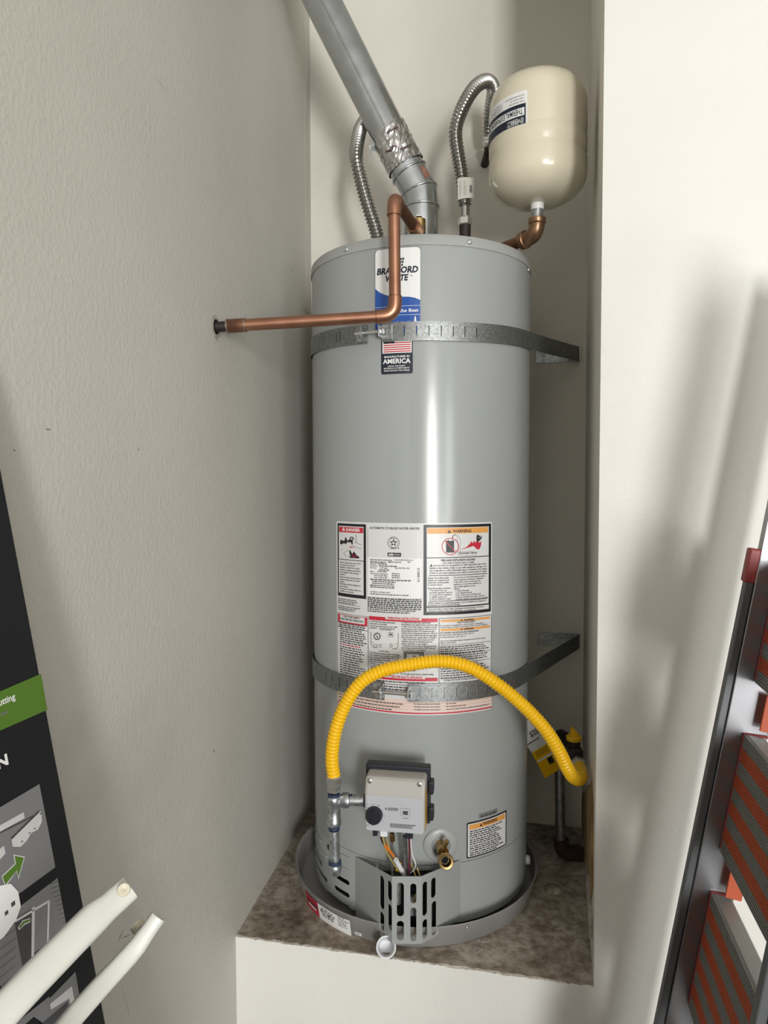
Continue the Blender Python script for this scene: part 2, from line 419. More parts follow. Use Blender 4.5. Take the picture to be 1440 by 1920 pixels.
# raised concrete platform, its broken front edge just proud of the painted face
q = B(); jag = [(W_A*i/60, .0015+random.random()*.005) for i in range(61)]
def pmap(u, v_, h): return FL+U*u+N_*v_+V((0, 0, ZP-.06+h))
q.plate(jag+[(W_A+.03, .64), (-.03, .64)], [], pmap, .06, M_conc, step=.06)
q.build('platform', kind='structure')
q = B(); q.prism([V((-2, -4.6, 0)), V((6, -4.6, 0)), V((6, 2.4, 0)), V((-2, 2.4, 0))], (0, 0, -.05), M_floor); q.build('floor', kind='structure')
q = B(); q.prism([V((-2, -4.6, ZC)), V((6, -4.6, ZC)), V((6, 2.4, ZC)), V((-2, 2.4, ZC))], (0, 0, .05), M_ceil); q.build('ceiling', kind='structure')
FE = FL+U*4.6
slab('wall_side', FE, V((FE.x-.2, DOOR_Y, 0)), V((1, 0, 0)), .1, 0, ZC, M_garage)
q = B()   # wall behind the camera with a side door and a garage door opening
def emap(u, z, h): return V((u, DOOR_Y-h, z))
q.plate([(-1.6, 0), (.64, 0), (.64, 2.3), (1.30, 2.3), (1.30, 0), (1.55, 0), (1.55, 2.36), (3.6, 2.36), (3.6, 0), (5.2, 0), (5.2, ZC), (-1.6, ZC)], [], emap, .1, M_garage)
q.build('wall_entry', kind='structure')
# corner bead strip on the left wall beside the back corner
q = B(); q.prism([lift(BL, ZP)-ln*.0, lift(BL+ld*.055, ZP), lift(BL+ld*.055, ZC), lift(BL, ZC)], -ln*.0007, M_wallL); q.build('trim_1', kind='structure')
# broken plaster and a painted dark hole round the relief pipe
WP = at_plane(404, 613, FL, ln)
q = B(); ring = []
for i in range(22):
    a = 2*math.pi*i/22; r = .0165+random.random()*.006; ring.append(WP-ln*.0006+ld*(r*math.cos(a))+V((0, 0, r*math.sin(a)*1.15)))
q.prism(ring, -ln*.0012, M_chip)
q.build('broken_plaster', parent=wl)
q = B(); ring = [WP-ln*.0018+ld*(.0135*math.cos(2*math.pi*i/16))+V((0, 0, .0145*math.sin(2*math.pi*i/16))) for i in range(16)]
q.prism(ring, -ln*.0004, M_shade); q.build('pipe_hole_shade', parent=wl)  # flat black disc painted as the shade of the hole
M_scuff = mat('wall_scuff', (.40, .385, .345), .7); M_speck = mat('wall_speck', (.16, .15, .13), .7)
for x0, y0, x1, y1, wd, m_ in ((290, 142, 312, 173, 2.2, M_scuff), (462, 352, 467, 470, 3.0, M_scuff), (84, 804, 96, 806, 2, M_speck), (258, 842, 262, 844, 2, M_speck), (275, 293, 280, 295, 2.5, M_scuff), (25, 843, 29, 846, 2, M_speck),
                           (367, 690, 369, 706, 1.4, M_scuff), (221, 1766, 231, 1744, 1.6, M_speck), (226, 1760, 246, 1752, 1.2, M_speck), (398, 1404, 404, 1412, 2, M_speck), (228, 1848, 243, 1905, 1.1, M_scuff), (546, 504, 548, 510, 2, M_speck)):
    a_, b_ = at_plane(x0, y0, FL, ln), at_plane(x1, y1, FL, ln); d_ = (b_-a_).normalized(); sd_ = d_.cross(ln).normalized()*wd*.0005
    q = B(); q.prism([a_, (a_+b_)/2-sd_, b_, (a_+b_)/2+sd_], -ln*.0003, m_); q.build('scuff_mark', parent=wl)
# torn drywall low on the right alcove wall
def rmap(u, z, h): return FR+rd*u-rn*h+V((0, 0, z))
q = B()
top = [(.06, .79), (.12, .80), (.17, .765), (.24, .74), (.31, .70), (.38, .66), (.45, .63), (.52, .60)]
bot = [(.54, .52), (.46, .505), (.40, .53), (.33, .515), (.26, .55), (.2, .56), (.13, .60), (.07, .585), (.035, .63), (.045, .70)]
q.plate(top+bot, [], rmap, .004, M_wood); q.build('torn_patch', parent=wr)
q = B(); q.plate([(.03, .57), (.13, .585), (.2, .545), (.2, .535), (.13, .56), (.03, .53)], [], rmap, .008, M_chip); q.build('loose_plaster_flap', parent=wr)

# ------------------------------------------------------------------ drain pan
PC = V((.075, 1.66, ZP)); PR, PRB, PZ = .2895, .2795, .509
pan = thing('drain_pan', PC, 'round shallow aluminium drain pan under the water heater', 'drain pan')
q = B(); q.lathe([(0, .0005), (PRB-.004, .0005), (PRB, .003), (PR-.001, PZ-ZP-.003), (PR+.002, PZ-ZP), (PR+.002, PZ-ZP-.002), (PR-.001, PZ-ZP-.006), (PR-.004, PZ-ZP-.006), (PRB-.003, .004), (0, .003)], PC, (0, 0, 1), M_pan, 96)
q.build('basin', pan, smooth=50)
def pan_an(px, py):
    r = (PR+PRB)/2; t, z = on_cyl(px, py, r, PC.x, PC.y); return t*r, z
def pan_mp(s, z, h):
    r0 = PRB+(PR-PRB)*max(0, min(1, (z-ZP)/(PZ-ZP))); return cyl(s/((PR+PRB)/2), z, r0+.0005+h, PC.x, PC.y)
k = Ink(pan_mp, pan_an)
k.rect(574, 1668, 597, 1696, M_red); k.rect(576, 1678, 596, 1687, M_dred, 2); k.rect(578, 1690, 592, 1694, M_white, 2)
k.rect(597, 1691, 657, 1722, M_white, 1)
k.greek(604, 1703, 630, 4, 4.5, 3, M_ink); k.rect(602, 1702, 604, 1709, M_black, 2); k.rect(616, 1714, 618.5, 1721, M_black, 2)
k.greek(634, 1717, 655, 5, 4.5, 2, M_ink); k.rect(665, 1747, 677, 1753, M_white); k.greek(667, 1751.5, 675, 1, 3, 2, M_ink, 3, 0)
k.b.build('sticker', pan)
q = B(); c = cyl(on_cyl(876, 1735, PR, PC.x, PC.y)[0], .497, PR-.001, PC.x, PC.y)
q.lathe([(0, .004), (.0025, .003), (.004, 0)], c, (c-PC).xy.to_3d().normalized(), M_zinc, 12); q.build('rivet', pan, smooth=60)
# white drain fitting on the pan's front
c0 = at_y(724, 1776, 1.352); ax = (CAM-c0).normalized()
q = B(); q.lathe([(.0125, -.034), (.0150, -.012), (.0180, -.004), (.0198, .003), (.0198, .006), (.0172, .006), (.0160, .001), (.0145, -.016), (.0132, -.026), (0, -.026)], c0, ax, M_plwhite, 28)
q.tube([c0-ax*.028, c0-ax*.036+V((0, .02, -.004)), V((c0.x, 1.392, .487))], .0125, M_plwhite, 16)
q.build('drain_fitting', pan, smooth=45, label='white plastic drain adapter')

# ------------------------------------------------------------------ water heater
ZT, ZS, ZB = Z0+.4934, Z0+.4715, .487
heater = thing('water_heater', V((HX, HY, ZP+.003)), 'tall grey cylindrical gas water heater with warning labels, standing in the pan', 'water heater')
zsk = on_cyl(905, 1607)[1]
q = B(); q.lathe([(HR, zsk), (HR, zsk+.02)]+[(HR, zsk+.02+(ZS-zsk-.02)*i/8) for i in range(1, 9)], V((HX, HY, 0)), (0, 0, 1), M_jacket, 128)
q.build('jacket', heater, smooth=40)
q = B(); q.lathe([(HR+.0002, ZS-.0006), (HR+.0022, ZS-.0006), (HR+.0022, ZS+.0004), (HR+.0012, ZT-.004), (HR-.002, ZT-.0005), (HR-.006, ZT), (HR-.012, ZT-.004), (0, ZT-.004), ], V((HX, HY, 0)), (0, 0, 1), M_cap, 128)
q.build('top_cap', heater, smooth=40)
for px, py in ((649.5, 468), (880, 454), (995, 506)):
    t, z = on_cyl(min(px, 991), py, HR+.001); n = V((math.sin(t), -math.cos(t), 0)); p = cyl(t, z, HR+.001)
    q = B(); q.lathe([(.0056, 0), (.0052, .0022), (.003, .0036), (.0012, .0034), (0, .002)], p, n, M_zinc, 14); q.build('cap_screw', heater, smooth=60)
# skirt with vent slots
def hmap(s, z, h): return cyl(s/HR, z, HR-.0015+h)
def han(px, py): t, z = on_cyl(px, py); return t*HR, z
holes = []
for xl, xr, yr, hh in ((620, 655, 1657, .0098), (627, 655, 1680.5, .0098), (614.5, 655, 1703.5, .0098), (588.8, 603.5, 1621, .0095), (588.8, 613.5, 1652.5, .0095), (588.8, 604, 1668, .0095)):
    s1, z = han(xr, yr); s0, _ = han(xl, yr); holes.append(stadium(s0, z-hh/2, s1, z+hh/2))
s2, zz = han(602.5, 1577); s3, _ = han(589.5, 1577)
q = B(); q.plate([(-math.pi*HR*.62, ZB), (math.pi*HR*.62, ZB), (math.pi*HR*.62, zsk-.0012), (-math.pi*HR*.62, zsk-.0012)], holes, hmap, .0012, M_jacket, step=.016)
sk = q.build('base_skirt', heater, smooth=40)
q = B(); q.lathe([(HR-.0015, ZB), (HR-.0015, zsk-.0012)], V((HX, HY, 0)), (0, 0, 1), M_jacket, 64); 
q = B(); q.lathe([(HR-.03, ZB+.002), (HR-.03, zsk+.01), (HR-.001, zsk+.01)], V((HX, HY, 0)), (0, 0, 1), M_shade, 64); q.lathe([(0, ZB+.001), (HR-.03, ZB+.001)], V((HX, HY, 0)), (0, 0, 1), M_shade, 64); q.build('combustion_chamber', heater)  # liner coloured near-black so the skirt slots look shaded
for a in (-2.2, 0, 2.2):
    q = B(); q.lathe([(.02, 0), (.016, ZB-ZP+.003)], cyl(a, ZP+.0035, .19), (0, 0, 1), M_iron, 12, capend=True); q.build('foot', heater, smooth=40)
# pressed louvres and a painted dark hole above the slots
for xl, xr, yr in ((590, 602.5, 1578), (589.5, 613, 1608), (636, 655, 1611), (640, 655, 1634)):
    s1, z = han(xr, yr); s0, _ = han(xl, yr); q = B()
    q.plate(stadium(s0, z-.0035, s1, z+.0035), [], lambda s, z, h: cyl(s/HR, z, HR+.0001+h), .0016, M_jacket, step=.012); q.build('pressed_louvre', heater, smooth=60)
s0, z = han(615.5, 1588); q = B(); q.plate(stadium(s0-.003, z-.006, s0+.003, z+.006), [], lambda s, z, h: cyl(s/HR, z, HR+.0002+h), .0004, M_shade); q.build('sight_hole_shade', heater)  # thin black patch laid on the jacket as a hole's shade
t, z = on_cyl(988, 1612); p = cyl(t, z, HR); q = B(); q.lathe([(.011, -.004), (.011, .004), (.008, .008), (0, .009)], p, (math.sin(t), -math.cos(t), 0), M_plwhite, 16); q.build('plug', heater, smooth=50)

# --- printed labels on the jacket
def lab_mp(s, z, h): return cyl(s/HR, z, HR+h)
def sheet(k, x0, y0, x1, y1, r, m, lay=0):
    a, zt = han(x0, y0); b, _ = han(x1, y0); _, zb = han(x0, y1); bb = B()
    k.b.plate(rrect(a, zb, b, zt, r), [], lambda s, z, h: cyl(s/HR, z, HR+k.base+lay*k.lay-.0002+h), .0002, m, step=.012)
k = Ink(lab_mp, han)
sheet(k, 631, 977, 922.5, 1316.6, .004, M_sheet)
I = k
# danger panel
I.rect(633.2, 980.6, 686.4, 1116.2, M_black); I.rect(635.8, 985.6, 682, 1047.3, M_sheet, 2); I.rect(635.8, 1048.6, 682, 1110.5, M_sheet, 2)
I.rect(636.4, 987.3, 681.4, 997.3, M_red, 3); I.text('DANGER', 650, 995.6, 675.5, 5.6, M_white, 4, .02)
I.tri(642, 995, 6, 7, M_white, 4); I.rect(644.7, 991, 645.3, 993.6, M_red, 5)
I.disc(641, 1016.5, 2.8, 4.5, M_black, 3); I.disc(649, 1014, 2, 6.5, M_black, 3); I.disc(660, 1010, 4, 3.6, M_black, 3, hole=.5)
I.poly([(643, 1014), (658, 1011.5), (662, 1014), (662, 1021), (659.5, 1021), (659, 1016.5), (644, 1019)], M_black, 3)
I.line([(668, 1002), (668, 1017), (678, 1022)], .8, M_ink, 3); I.line([(668, 1017), (641, 1031)], .7, M_ink, 3)
I.line([(645, 1037), (651, 1044)], .6, M_ink, 3); I.line([(645, 1037), (655, 1030)], .6, M_ink, 3); I.line([(664, 1025), (679, 1029)], .6, M_ink, 3)
I.text('HOT', 656, 1027.5, 665, 4, M_red, 3); I.line([(661, 1021), (660, 1025)], 1.5, M_pink, 3)
I.poly([(653, 1041), (658, 1044), (655, 1034), (657, 1031), (661, 1039), (664, 1034), (666, 1036), (669, 1041), (674, 1044), (674, 1047), (664, 1046.5), (657, 1046)], M_black, 3)
I.poly([(659, 1041), (662, 1037), (667, 1041), (672, 1045), (664, 1045.5)], M_dred, 4)
for y, ls in ((1055, ['Water temperature over 125°F', 'can cause severe burns', 'instantly or death from scalds.']), (1068.6, ['Children, disabled and elderly', 'are at highest risk of being', 'scalded.']),
              (1082.2, ['See instruction manual before', 'setting temperature at water', 'heater.']), (1095, ['Feel water before bathing or', 'showering.']), (1104, ['Temperature limiting valves are', 'available, see manual.'])):
    I.para(ls, 638, y, 677 if len(ls[0]) > 27 else 673, 4.4, 2.7, M_ink, 3)
I.greek(634.5, 1122.5, 676, 3, 3.4, 2, M_ink, 2, .25); I.rect(633.5, 1130.2, 676, 1130.9, M_ink, 2); I.greek(634.5, 1136, 676, 3, 3.2, 2, M_ink, 2, .3)
# rating plate
I.text('AUTOMATIC STORAGE WATER HEATER', 693.5, 991.5, 787, 4.1, M_ink, 2)
I.disc(738, 1017.7, 11.4, 11.6, M_ink, 2, hole=.94); I.disc(738, 1017.7, 9, 9.3, M_ink, 2, hole=.93)
st = [(738+(7.6 if i % 2 == 0 else 3.2)*math.sin(math.pi*i/5), 1017.7-(7.6 if i % 2 == 0 else 3.2)*math.cos(math.pi*i/5)) for i in range(10)]
I.poly(st, M_black, 2); I.disc(738, 1018, 2.4, 2.4, M_sheet, 3); I.greek(733, 1009.4, 743, 1, 2, 1.6, M_ink, 3, 0); I.greek(733, 1028, 743, 1, 2, 1.6, M_ink, 3, 0); I.disc(747.3, 1028, 1.1, 1.1, M_ink, 3)
I.rect(727, 1036, 752, 1043, M_black, 2); I.text('AHRI', 728.5, 1041.5, 737.5, 3.7, M_white, 3, .02); I.text('CERTIFIED', 738.5, 1041, 750, 2.3, M_sheet, 3)
I.rect(689.5, 990, 690, 1045, M_ink, 1); I.rect(690.5, 1044.5, 791.5, 1117, M_white, 1)
I.text('BRADFORD WHITE CORPORATION', 694.5, 1050.4, 735, 2.6, M_ink, 3); I.text('www.bradfordwhite.com', 739, 1050.6, 774, 2.4, M_ink, 3)
I.text('MIDDLEVILLE MI', 728, 1054.8, 752, 2.5, M_ink, 3); I.text('USA', 764, 1055, 770, 2.5, M_ink, 3); I.greek(694.5, 1054.2, 724, 1, 3, 2.4, M_ink, 3, 0)
I.text('Model No', 694.5, 1057.9, 706, 2.4, M_ink, 3); I.greek(708, 1058, 726, 1, 3, 2.4, M_ink, 3, 0)
I.text('Serial No', 694.5, 1061.5, 708, 2.4, M_ink, 3); I.greek(711, 1061.8, 745, 1, 3, 2.4, M_ink, 3, 0)
I.text('Nom. Cap', 694.5, 1065.2, 706, 2.4, M_ink, 3); I.text('US gal', 713, 1065.6, 727, 2.4, M_ink, 3); I.text('Type: NATURAL GAS', 740, 1066, 768, 2.4, M_ink, 3)
I.greek(711, 1069.2, 730, 1, 3, 2.2, M_ink, 3, 0); I.text('Input', 694.5, 1072, 702, 2.4, M_ink, 3); I.greek(708, 1072.3, 726, 1, 3, 2.2, M_ink, 3, 0)
I.text('Gas Pressure Manifold', 694.5, 1075.8, 727, 2.3, M_ink, 3); I.text('Inlet Supply Max', 702, 1079.6, 727, 2.3, M_ink, 3); I.text('Inlet Supply Min', 702, 1083.2, 727, 2.3, M_ink, 3)
for y in (1076.3, 1080.2, 1083.9): I.greek(735, y, 750, 1, 3, 2.2, M_ink, 3, 0)
I.greek(694.5, 1086.8, 772, 1, 3, 2.6, M_ink, 3, 0); I.greek(698, 1090.5, 745, 2, 3.6, 2.3, M_ink, 3, .2); I.greek(694.5, 1097.6, 744, 2, 3.4, 2.3, M_ink, 3, .1)
I.text('CATEGORY 1 NATURAL DRAFT', 694.5, 1110.3, 732, 2.4, M_ink, 3); I.greek(694.5, 1113.8, 768, 1, 3, 2, M_ink, 3, 0)
for i in range(13): I.rect(782.5, 1065+i*2.05, 787, 1065.5+i*2.05+random.random()*.9, M_ink, 3)
I.greek(689.5, 1121.5, 791, 6, 3.5, 2.9, M_ink, 2, .02); I.greek(689.5, 1142.3, 791, 2, 3.7, 2.4, M_ink, 2, .25)
# fire warning panel
I.rect(794, 984, 920.6, 1153.4, M_black); I.rect(800, 989.2, 916, 1045.2, M_sheet, 2); I.rect(800, 1046.8, 916, 1137, M_sheet, 2); I.rect(800, 1139.4, 916, 1147.6, M_sheet, 2)
I.rect(801, 990.2, 914.6, 1000.8, M_orange, 3); I.text('WARNING', 848.5, 998.6, 883, 5.6, M_black, 4, .015); I.tri(838.5, 999.4, 7.5, 6.8, M_black, 4); I.rect(842, 995, 842.6, 997.6, M_orange, 5)
I.poly([(836, 1014), (839, 1014), (839.5, 1012), (841, 1012), (841.5, 1014), (847, 1014), (851, 1012.5), (851, 1036), (836.4, 1036)], M_black, 3); I.rect(838.4, 1032.5, 849.4, 1035.2, M_ink, 4)
I.line([(847.5, 1012), (848.5, 1006), (851.5, 1003), (855, 1002.3)], 1.4, M_black, 3)
I.disc(844, 1024.5, 16, 16.2, M_red, 5, n=32, hole=.91); I.line([(833.5, 1013.5), (854.5, 1035.5)], 1.6, M_red, 5)
I.line([(855, 1003), (857, 1008), (857.5, 1016), (859, 1024), (858.5, 1040), (866, 1042), (880, 1041), (892, 1041.5), (893.5, 1036), (886, 1033.5), (870, 1034), (862.5, 1034.5), (861.5, 1025), (864, 1016), (861, 1007), (856.5, 1002.6)], .5, M_ink, 3)
I.poly([(864, 1030), (874, 1026), (880, 1020), (884, 1014), (885, 1019), (889, 1013), (890, 1018), (895, 1012), (897, 1017), (902, 1015), (901, 1024), (898, 1030)], M_red, 3)
I.poly([(893, 1004), (896.5, 1002), (897.5, 1003.5), (895, 1006), (896, 1009), (899, 1009.5), (901.5, 1004), (902.5, 1004), (902, 1010), (899, 1013), (894, 1016.5), (893, 1012)], M_black, 4); I.disc(897.5, 1006.5, 2, 2.3, M_black, 4)
I.text('Flammable Vapors', 860.5, 1038.6, 893, 3.4, M_ink, 4)
I.text('FIRE AND EXPLOSION HAZARD', 827, 1052.4, 891, 3.6, M_ink, 4, .015); I.text('Can result in serious injury or death', 829.5, 1056.9, 888.5, 3, M_ink, 4)
I.tri(805.5, 1062.5, 6, 5.4, M_black, 4)
I.text('Do not store or use gasoline or other flammable vapors and', 813, 1061.6, 910, 3, M_ink, 4)
for i, t in enumerate(['liquids in the vicinity of this or any other appliance. Storage of or', 'use of gasoline or other flammable vapors or liquids in the vicinity', 'of this or any other appliance can result in serious injury or death.']): I.text(t, 805.3, 1066.6+4.6*i, 912, 3, M_ink, 4)
I.rect(804.5, 1078.6, 913, 1079.9, M_black, 4)
I.para(['Vapors from flammable', 'liquids can explode and', 'catch fire causing death', 'or severe burns.'], 802, 1085, 841.5, 4.3, 2.8, M_ink, 4)
I.para(['Do not use or store flammable products', 'such as gasoline, solvents or adhesives', 'in the same room or area near the', 'appliance, or any other appliance or', 'any possible ignition source.'], 850.5, 1083.8, 909, 4.3, 2.7, M_ink, 4)
I.text('Keep flammable products:', 802, 1104.4, 844.5, 2.8, M_ink, 4); I.para(['1. far away from any', '    possible ignition source,', '2. in approved containers,', '3. tightly closed and', "4. out of children's reach."], 805.5, 1108.4, 848, 4, 2.7, M_ink, 4)
I.text('Vapors:', 850.5, 1105.2, 862, 2.8, M_ink, 4); I.para(['1. cannot be seen,', '2. are heavier than air,', '3. go a long way on the floor and', '4. can be carried from other rooms to', '    possible ignition sources by air currents.'], 854, 1108.9, 914.5, 4, 2.7, M_ink, 4)
I.rect(804.5, 1126.6, 913, 1127.9, M_black, 4)
I.text('Water heaters in residential garages must be installed and located, or', 802.5, 1132, 910.5, 2.8, M_ink, 4); I.text('protected, to avoid physical damage.', 802.5, 1135.8, 863, 2.8, M_ink, 4)
I.text("Read and follow water heater warnings and instructions. If owner's", 802.5, 1143.2, 907, 2.7, M_ink, 4); I.text('manual is missing contact the distributor or manufacturer.', 802.5, 1146.9, 893, 2.7, M_ink, 4)
# safety column
I.rect(633, 1147.5, 690.8, 1290, M_black, 1); I.rect(634, 1148.4, 690, 1173.4, M_sheet, 2); I.rect(634, 1174.3, 690, 1289, M_sheet, 2)
I.rect(634.6, 1150, 689, 1166, M_red, 3); I.rect(638.6, 1151.7, 684.3, 1163.6, M_sheet, 4)
I.text('FOR YOUR SAFETY', 645, 1156.6, 675.5, 3.3, M_ink, 5, .01); I.text('READ BEFORE OPERATING', 640, 1160.8, 682, 3.2, M_ink, 5, .01)
I.greek(636, 1167.5, 687, 3, 3.4, 2.7, M_ink, 3, .2); I.greek(638, 1179, 688, 7, 4.05, 2.7, M_ink, 3, .2)
I.greek(638, 1207.5, 676, 1, 4, 2.6, M_red, 3, 0); I.greek(638, 1212, 688, 16, 4.3, 2.7, M_ink, 3, .3)
# operating instructions
I.rect(692.3, 1154.6, 820.4, 1161.6, M_red, 2); I.rect(723, 1155.3, 790.5, 1160.9, M_sheet, 3); I.text('OPERATING INSTRUCTIONS', 726.5, 1160.2, 786, 4, M_red, 4, .012)
I.para(['1. STOP! Read the safety information', '    at the left on this label.', '2. Set the gas control knob to the "OFF"', '    position.'], 693, 1165.5, 745.5, 4.1, 2.7, M_ink, 3)
I.text('GAS CONTROL KNOB SHOWN', 711, 1178.6, 740.5, 1.8, M_ink, 3); I.text('IN OFF POSITION', 712, 1181, 734, 1.8, M_ink, 3)
I.disc(707.5, 1193, 6.4, 6.8, M_ink, 3, hole=.72); I.line([(705.5, 1190), (708.5, 1195)], 1, M_black, 4); I.disc(708.2, 1194.5, 1.2, 1.4, M_black, 4)
for a in (0, 40, 80, 120, 160, 200, 240): g = math.radians(a+150); I.line([(707.5+8*math.cos(g), 1193+8.4*math.sin(g)), (707.5+9.5*math.cos(g), 1193+10*math.sin(g))], .6, M_ink, 3)
I.rect(728.6, 1185.6, 737, 1193.8, M_ink, 3); I.rect(729.4, 1186.4, 736.2, 1193, M_sheet, 4); I.poly([(730.5, 1191), (731.5, 1187.8), (734.2, 1187.8), (735.4, 1191)], M_black, 5)
I.line([(696, 1184), (696, 1207), (701, 1214), (743, 1216.5), (747, 1210), (747, 1187)], .8, M_ink, 3); I.line([(696, 1204), (745, 1207)], .6, M_ink, 3)
for x in (702, 710, 731): I.rect(x, 1207.5, x+5, 1213, M_ink, 3); I.rect(x+.8, 1208.3, x+4.2, 1212.2, M_sheet, 4)
I.greek(712, 1221, 729, 1, 3, 1.8, M_ink, 3, 0)
I.para(['3. Wait five (5) minutes to clear out any gas.', '    Then smell for gas, including near the floor.', '    If you smell gas, STOP! Follow "B" in the', '    safety information at the left on this label.', "    If you don't smell gas, go to the next step.", '4. Remove outer door.', '5. Locate igniter button.'], 693, 1224, 752, 4.1, 2.7, M_ink, 3)
I.greek(695, 1252, 726, 4, 4.1, 2.6, M_ink, 3, .3)
I.para(['6. Depress and hold in gas control knob.', '    Immediately press igniter button until you hear', '    a "click" sound then release. Continue to hold', '    down the gas control knob for about one (1)', '    minute after the pilot is lit. Release the gas', '    control knob. It should pop back out. Check to', '    see if the pilot is still lit through the sight glass.', '    If the pilot goes out, repeat steps 2 through 6.', '•  If gas control knob does not pop out when', '    released, stop and immediately call your', '    service technician or gas supplier.', '•  If the pilot does not stay lit after several tries,', '    turn the gas control knob to "OFF" and call', '    your technician or gas supplier.'], 752.8, 1168, 821, 3.95, 2.7, M_ink, 3)
I.rect(757, 1221, 795, 1236, M_ink, 2); I.rect(757.8, 1221.8, 794.2, 1235.2, M_greyp, 3); I.rect(763, 1226, 786, 1234.5, M_sheet, 4); I.rect(775, 1229, 779, 1233.4, M_ink, 5)
I.greek(753, 1257.5, 778, 1, 4, 2.6, M_ink, 3, 0); I.text('10. Turn gas control knob to desired setting.', 751.5, 1264.3, 813, 3, M_ink, 3)
I.rect(692.3, 1263.5, 820.4, 1270, M_red, 2); I.rect(720, 1264, 797, 1269.5, M_sheet, 3); I.text('TO TURN OFF GAS TO APPLIANCE', 723, 1268.9, 792, 4, M_red, 4, .012)
I.greek(694, 1274.5, 797, 1, 4, 2.7, M_ink, 3, 0); I.rect(692.3, 1277.5, 822.6, 1278.6, M_black, 2); I.greek(694, 1284, 780, 2, 4.6, 3, M_ink, 3, .2)
# right-hand warnings
I.rect(822.6, 1159.2, 921.4, 1290, M_black, 1); I.rect(823.7, 1160.2, 920.3, 1289, M_sheet, 2)
I.rect(826, 1162.2, 918, 1166.4, M_orange, 3); I.rect(826, 1179, 918, 1183.4, M_orange, 3)
for y in (1165.6, 1182.6): I.text('WARNING', 869, y-1.6, 887.5, 3.2, M_black, 4, .015); I.tri(863.3, y-1.4, 4, 3.4, M_black, 4)
I.text('FOR YOUR SAFETY', 857, 1168.6, 892, 3, M_ink, 4, .012)
I.text('Do not store or use gasoline or other flammable, combustible, or', 825, 1174, 908, 2.6, M_ink, 3); I.text('corrosive vapors or liquids in the vicinity of this or any other appliance.', 825, 1177.6, 914, 2.6, M_ink, 3)
I.text('HOT WATER CAN PRODUCE 3RD DEGREE BURNS', 825, 1188, 897, 2.7, M_ink, 3, .02); I.text('IN LESS THAN 5 SECONDS AT 140° F (60° C)', 825, 1192, 888, 2.6, M_ink, 3); I.text('IN 30 SECONDS AT 130° F (54° C)', 825, 1196.2, 873, 2.6, M_ink, 3)
I.text('Vapors from flammable liquids will explode and catch fire causing', 825, 1203, 909, 2.6, M_ink, 3); I.text('death or severe burns.', 825, 1206.6, 855, 2.6, M_ink, 3)
I.rect(826, 1209.2, 918.5, 1210.1, M_ink, 3); I.greek(825.5, 1214.5, 917, 4, 4, 2.6, M_ink, 3, .15); I.rect(826, 1226.5, 918.5, 1227.4, M_ink, 3)
I.greek(825.5, 1231.5, 917, 3, 4, 2.6, M_ink, 3, .15); I.rect(826, 1243, 918.5, 1243.9, M_ink, 3); I.greek(850, 1247, 895, 1, 4, 2.6, M_ink, 3, 0)
I.greek(825.5, 1251.5, 917, 6, 4.2, 2.6, M_ink, 3, .15); I.rect(826, 1272, 918.5, 1272.9, M_ink, 3); I.text('SUITABLE FOR WATER (POTABLE) HEATING', 832, 1277, 890, 3, M_ink, 3, .01)
# fault code table
I.rect(633.5, 1290.5, 921.5, 1313, M_pink, 1); I.rect(633.5, 1313, 921.5, 1315.4, M_red, 2)
for y in (1296.5, 1302, 1307.5): I.rect(634, y, 921, y+.5, M_orange, 2)
for x in (634, 767.8, 773.5, 833, 920.6): I.rect(x, 1291+ (26 if False else 0), x+.8, 1313, M_orange, 2)
for i, y in enumerate((1300.8, 1306.4, 1312)):
    I.greek(636, y, 762, 1, 4, 2.4, M_ink, 3, .25)
for i, t in enumerate(('Five flashes and three second pause', 'Six flashes and three second pause', 'Ten flashes and three second pause')): I.text(t, 776, 1320.8+5.2*i, 825, 2.6, M_ink, 3)
for i, (t, x) in enumerate((('Gas valve fault', 855), ('Flue temperature sensor fault', 873), ('Abnormal combustion chamber temperature profile during heating cycle', 917))): I.text(t, 836.5, 1320.4+5.2*i, x, 2.4, M_ink, 3)
k.b.build('data_label', heater, label='large white instruction and warning label')
# brand label
k = Ink(lab_mp, han); I = k
M_bezel = mat('label_edge', (.26, .27, .27), .3, .3)
sheet(k, 702, 468, 790, 628, .009, M_bezel); sheet(k, 703.8, 470, 788.2, 627, .008, M_white, 1)
wave = [(703.9, 541.5), (708, 545.5), (714, 549.5), (722, 553), (732, 555.6), (744, 556.6), (756, 556.4), (768, 556.6), (778, 558.4), (788, 562.4)]
lo = [(788, 626.5), (760, 624.5), (730, 625), (704, 627)]
for (a, b) in zip(wave, wave[1:]): I.poly([a, b, (b[0], 626), (a[0], 626)], M_blue, 2)
I.rect(704.5, 577.5, 788, 578.1, M_white, 3); I.rect(704.5, 594, 788, 594.6, M_white, 3)
I.text('BRADFORD', 707, 516, 783.5, 11.4, M_navy, 3, .03, .16); I.text('WHITE', 721.5, 528.6, 764.5, 11, M_navy, 3, .03, .16); I.disc(771.5, 517, 1.1, 1.1, M_navy, 3)
for i in range(3): I.poly([(750, 484.5+i*5.6), (758.5-i*1.2, 483+i*5.8), (757.6-i*1.2, 487+i*5.8), (750, 488.8+i*5.6)], M_navy, 3); I.line([(754.4-i*.8, 483+i*5.6), (753.6-i*.8, 489+i*5.6)], .6, M_white, 4)
I.text('Built to be the Best', 705.5, 589.2, 784.5, 6, M_white, 3, .01); I.text('professional', 735, 607.5, 765, 4, M_white, 3, 0, .2)
I.poly([(776.5, 606), (777, 597), (778.5, 591.5), (780, 596), (781, 605)], M_white, 4)
k.b.build('brand_label', heater, label='white and blue brand label')
k = Ink(lab_mp, han, base=.0011); I = k
sheet(k, 715, 632, 774, 702.5, .004, M_navy)
I.rect(717.5, 640, 772, 663.5, M_white, 1)
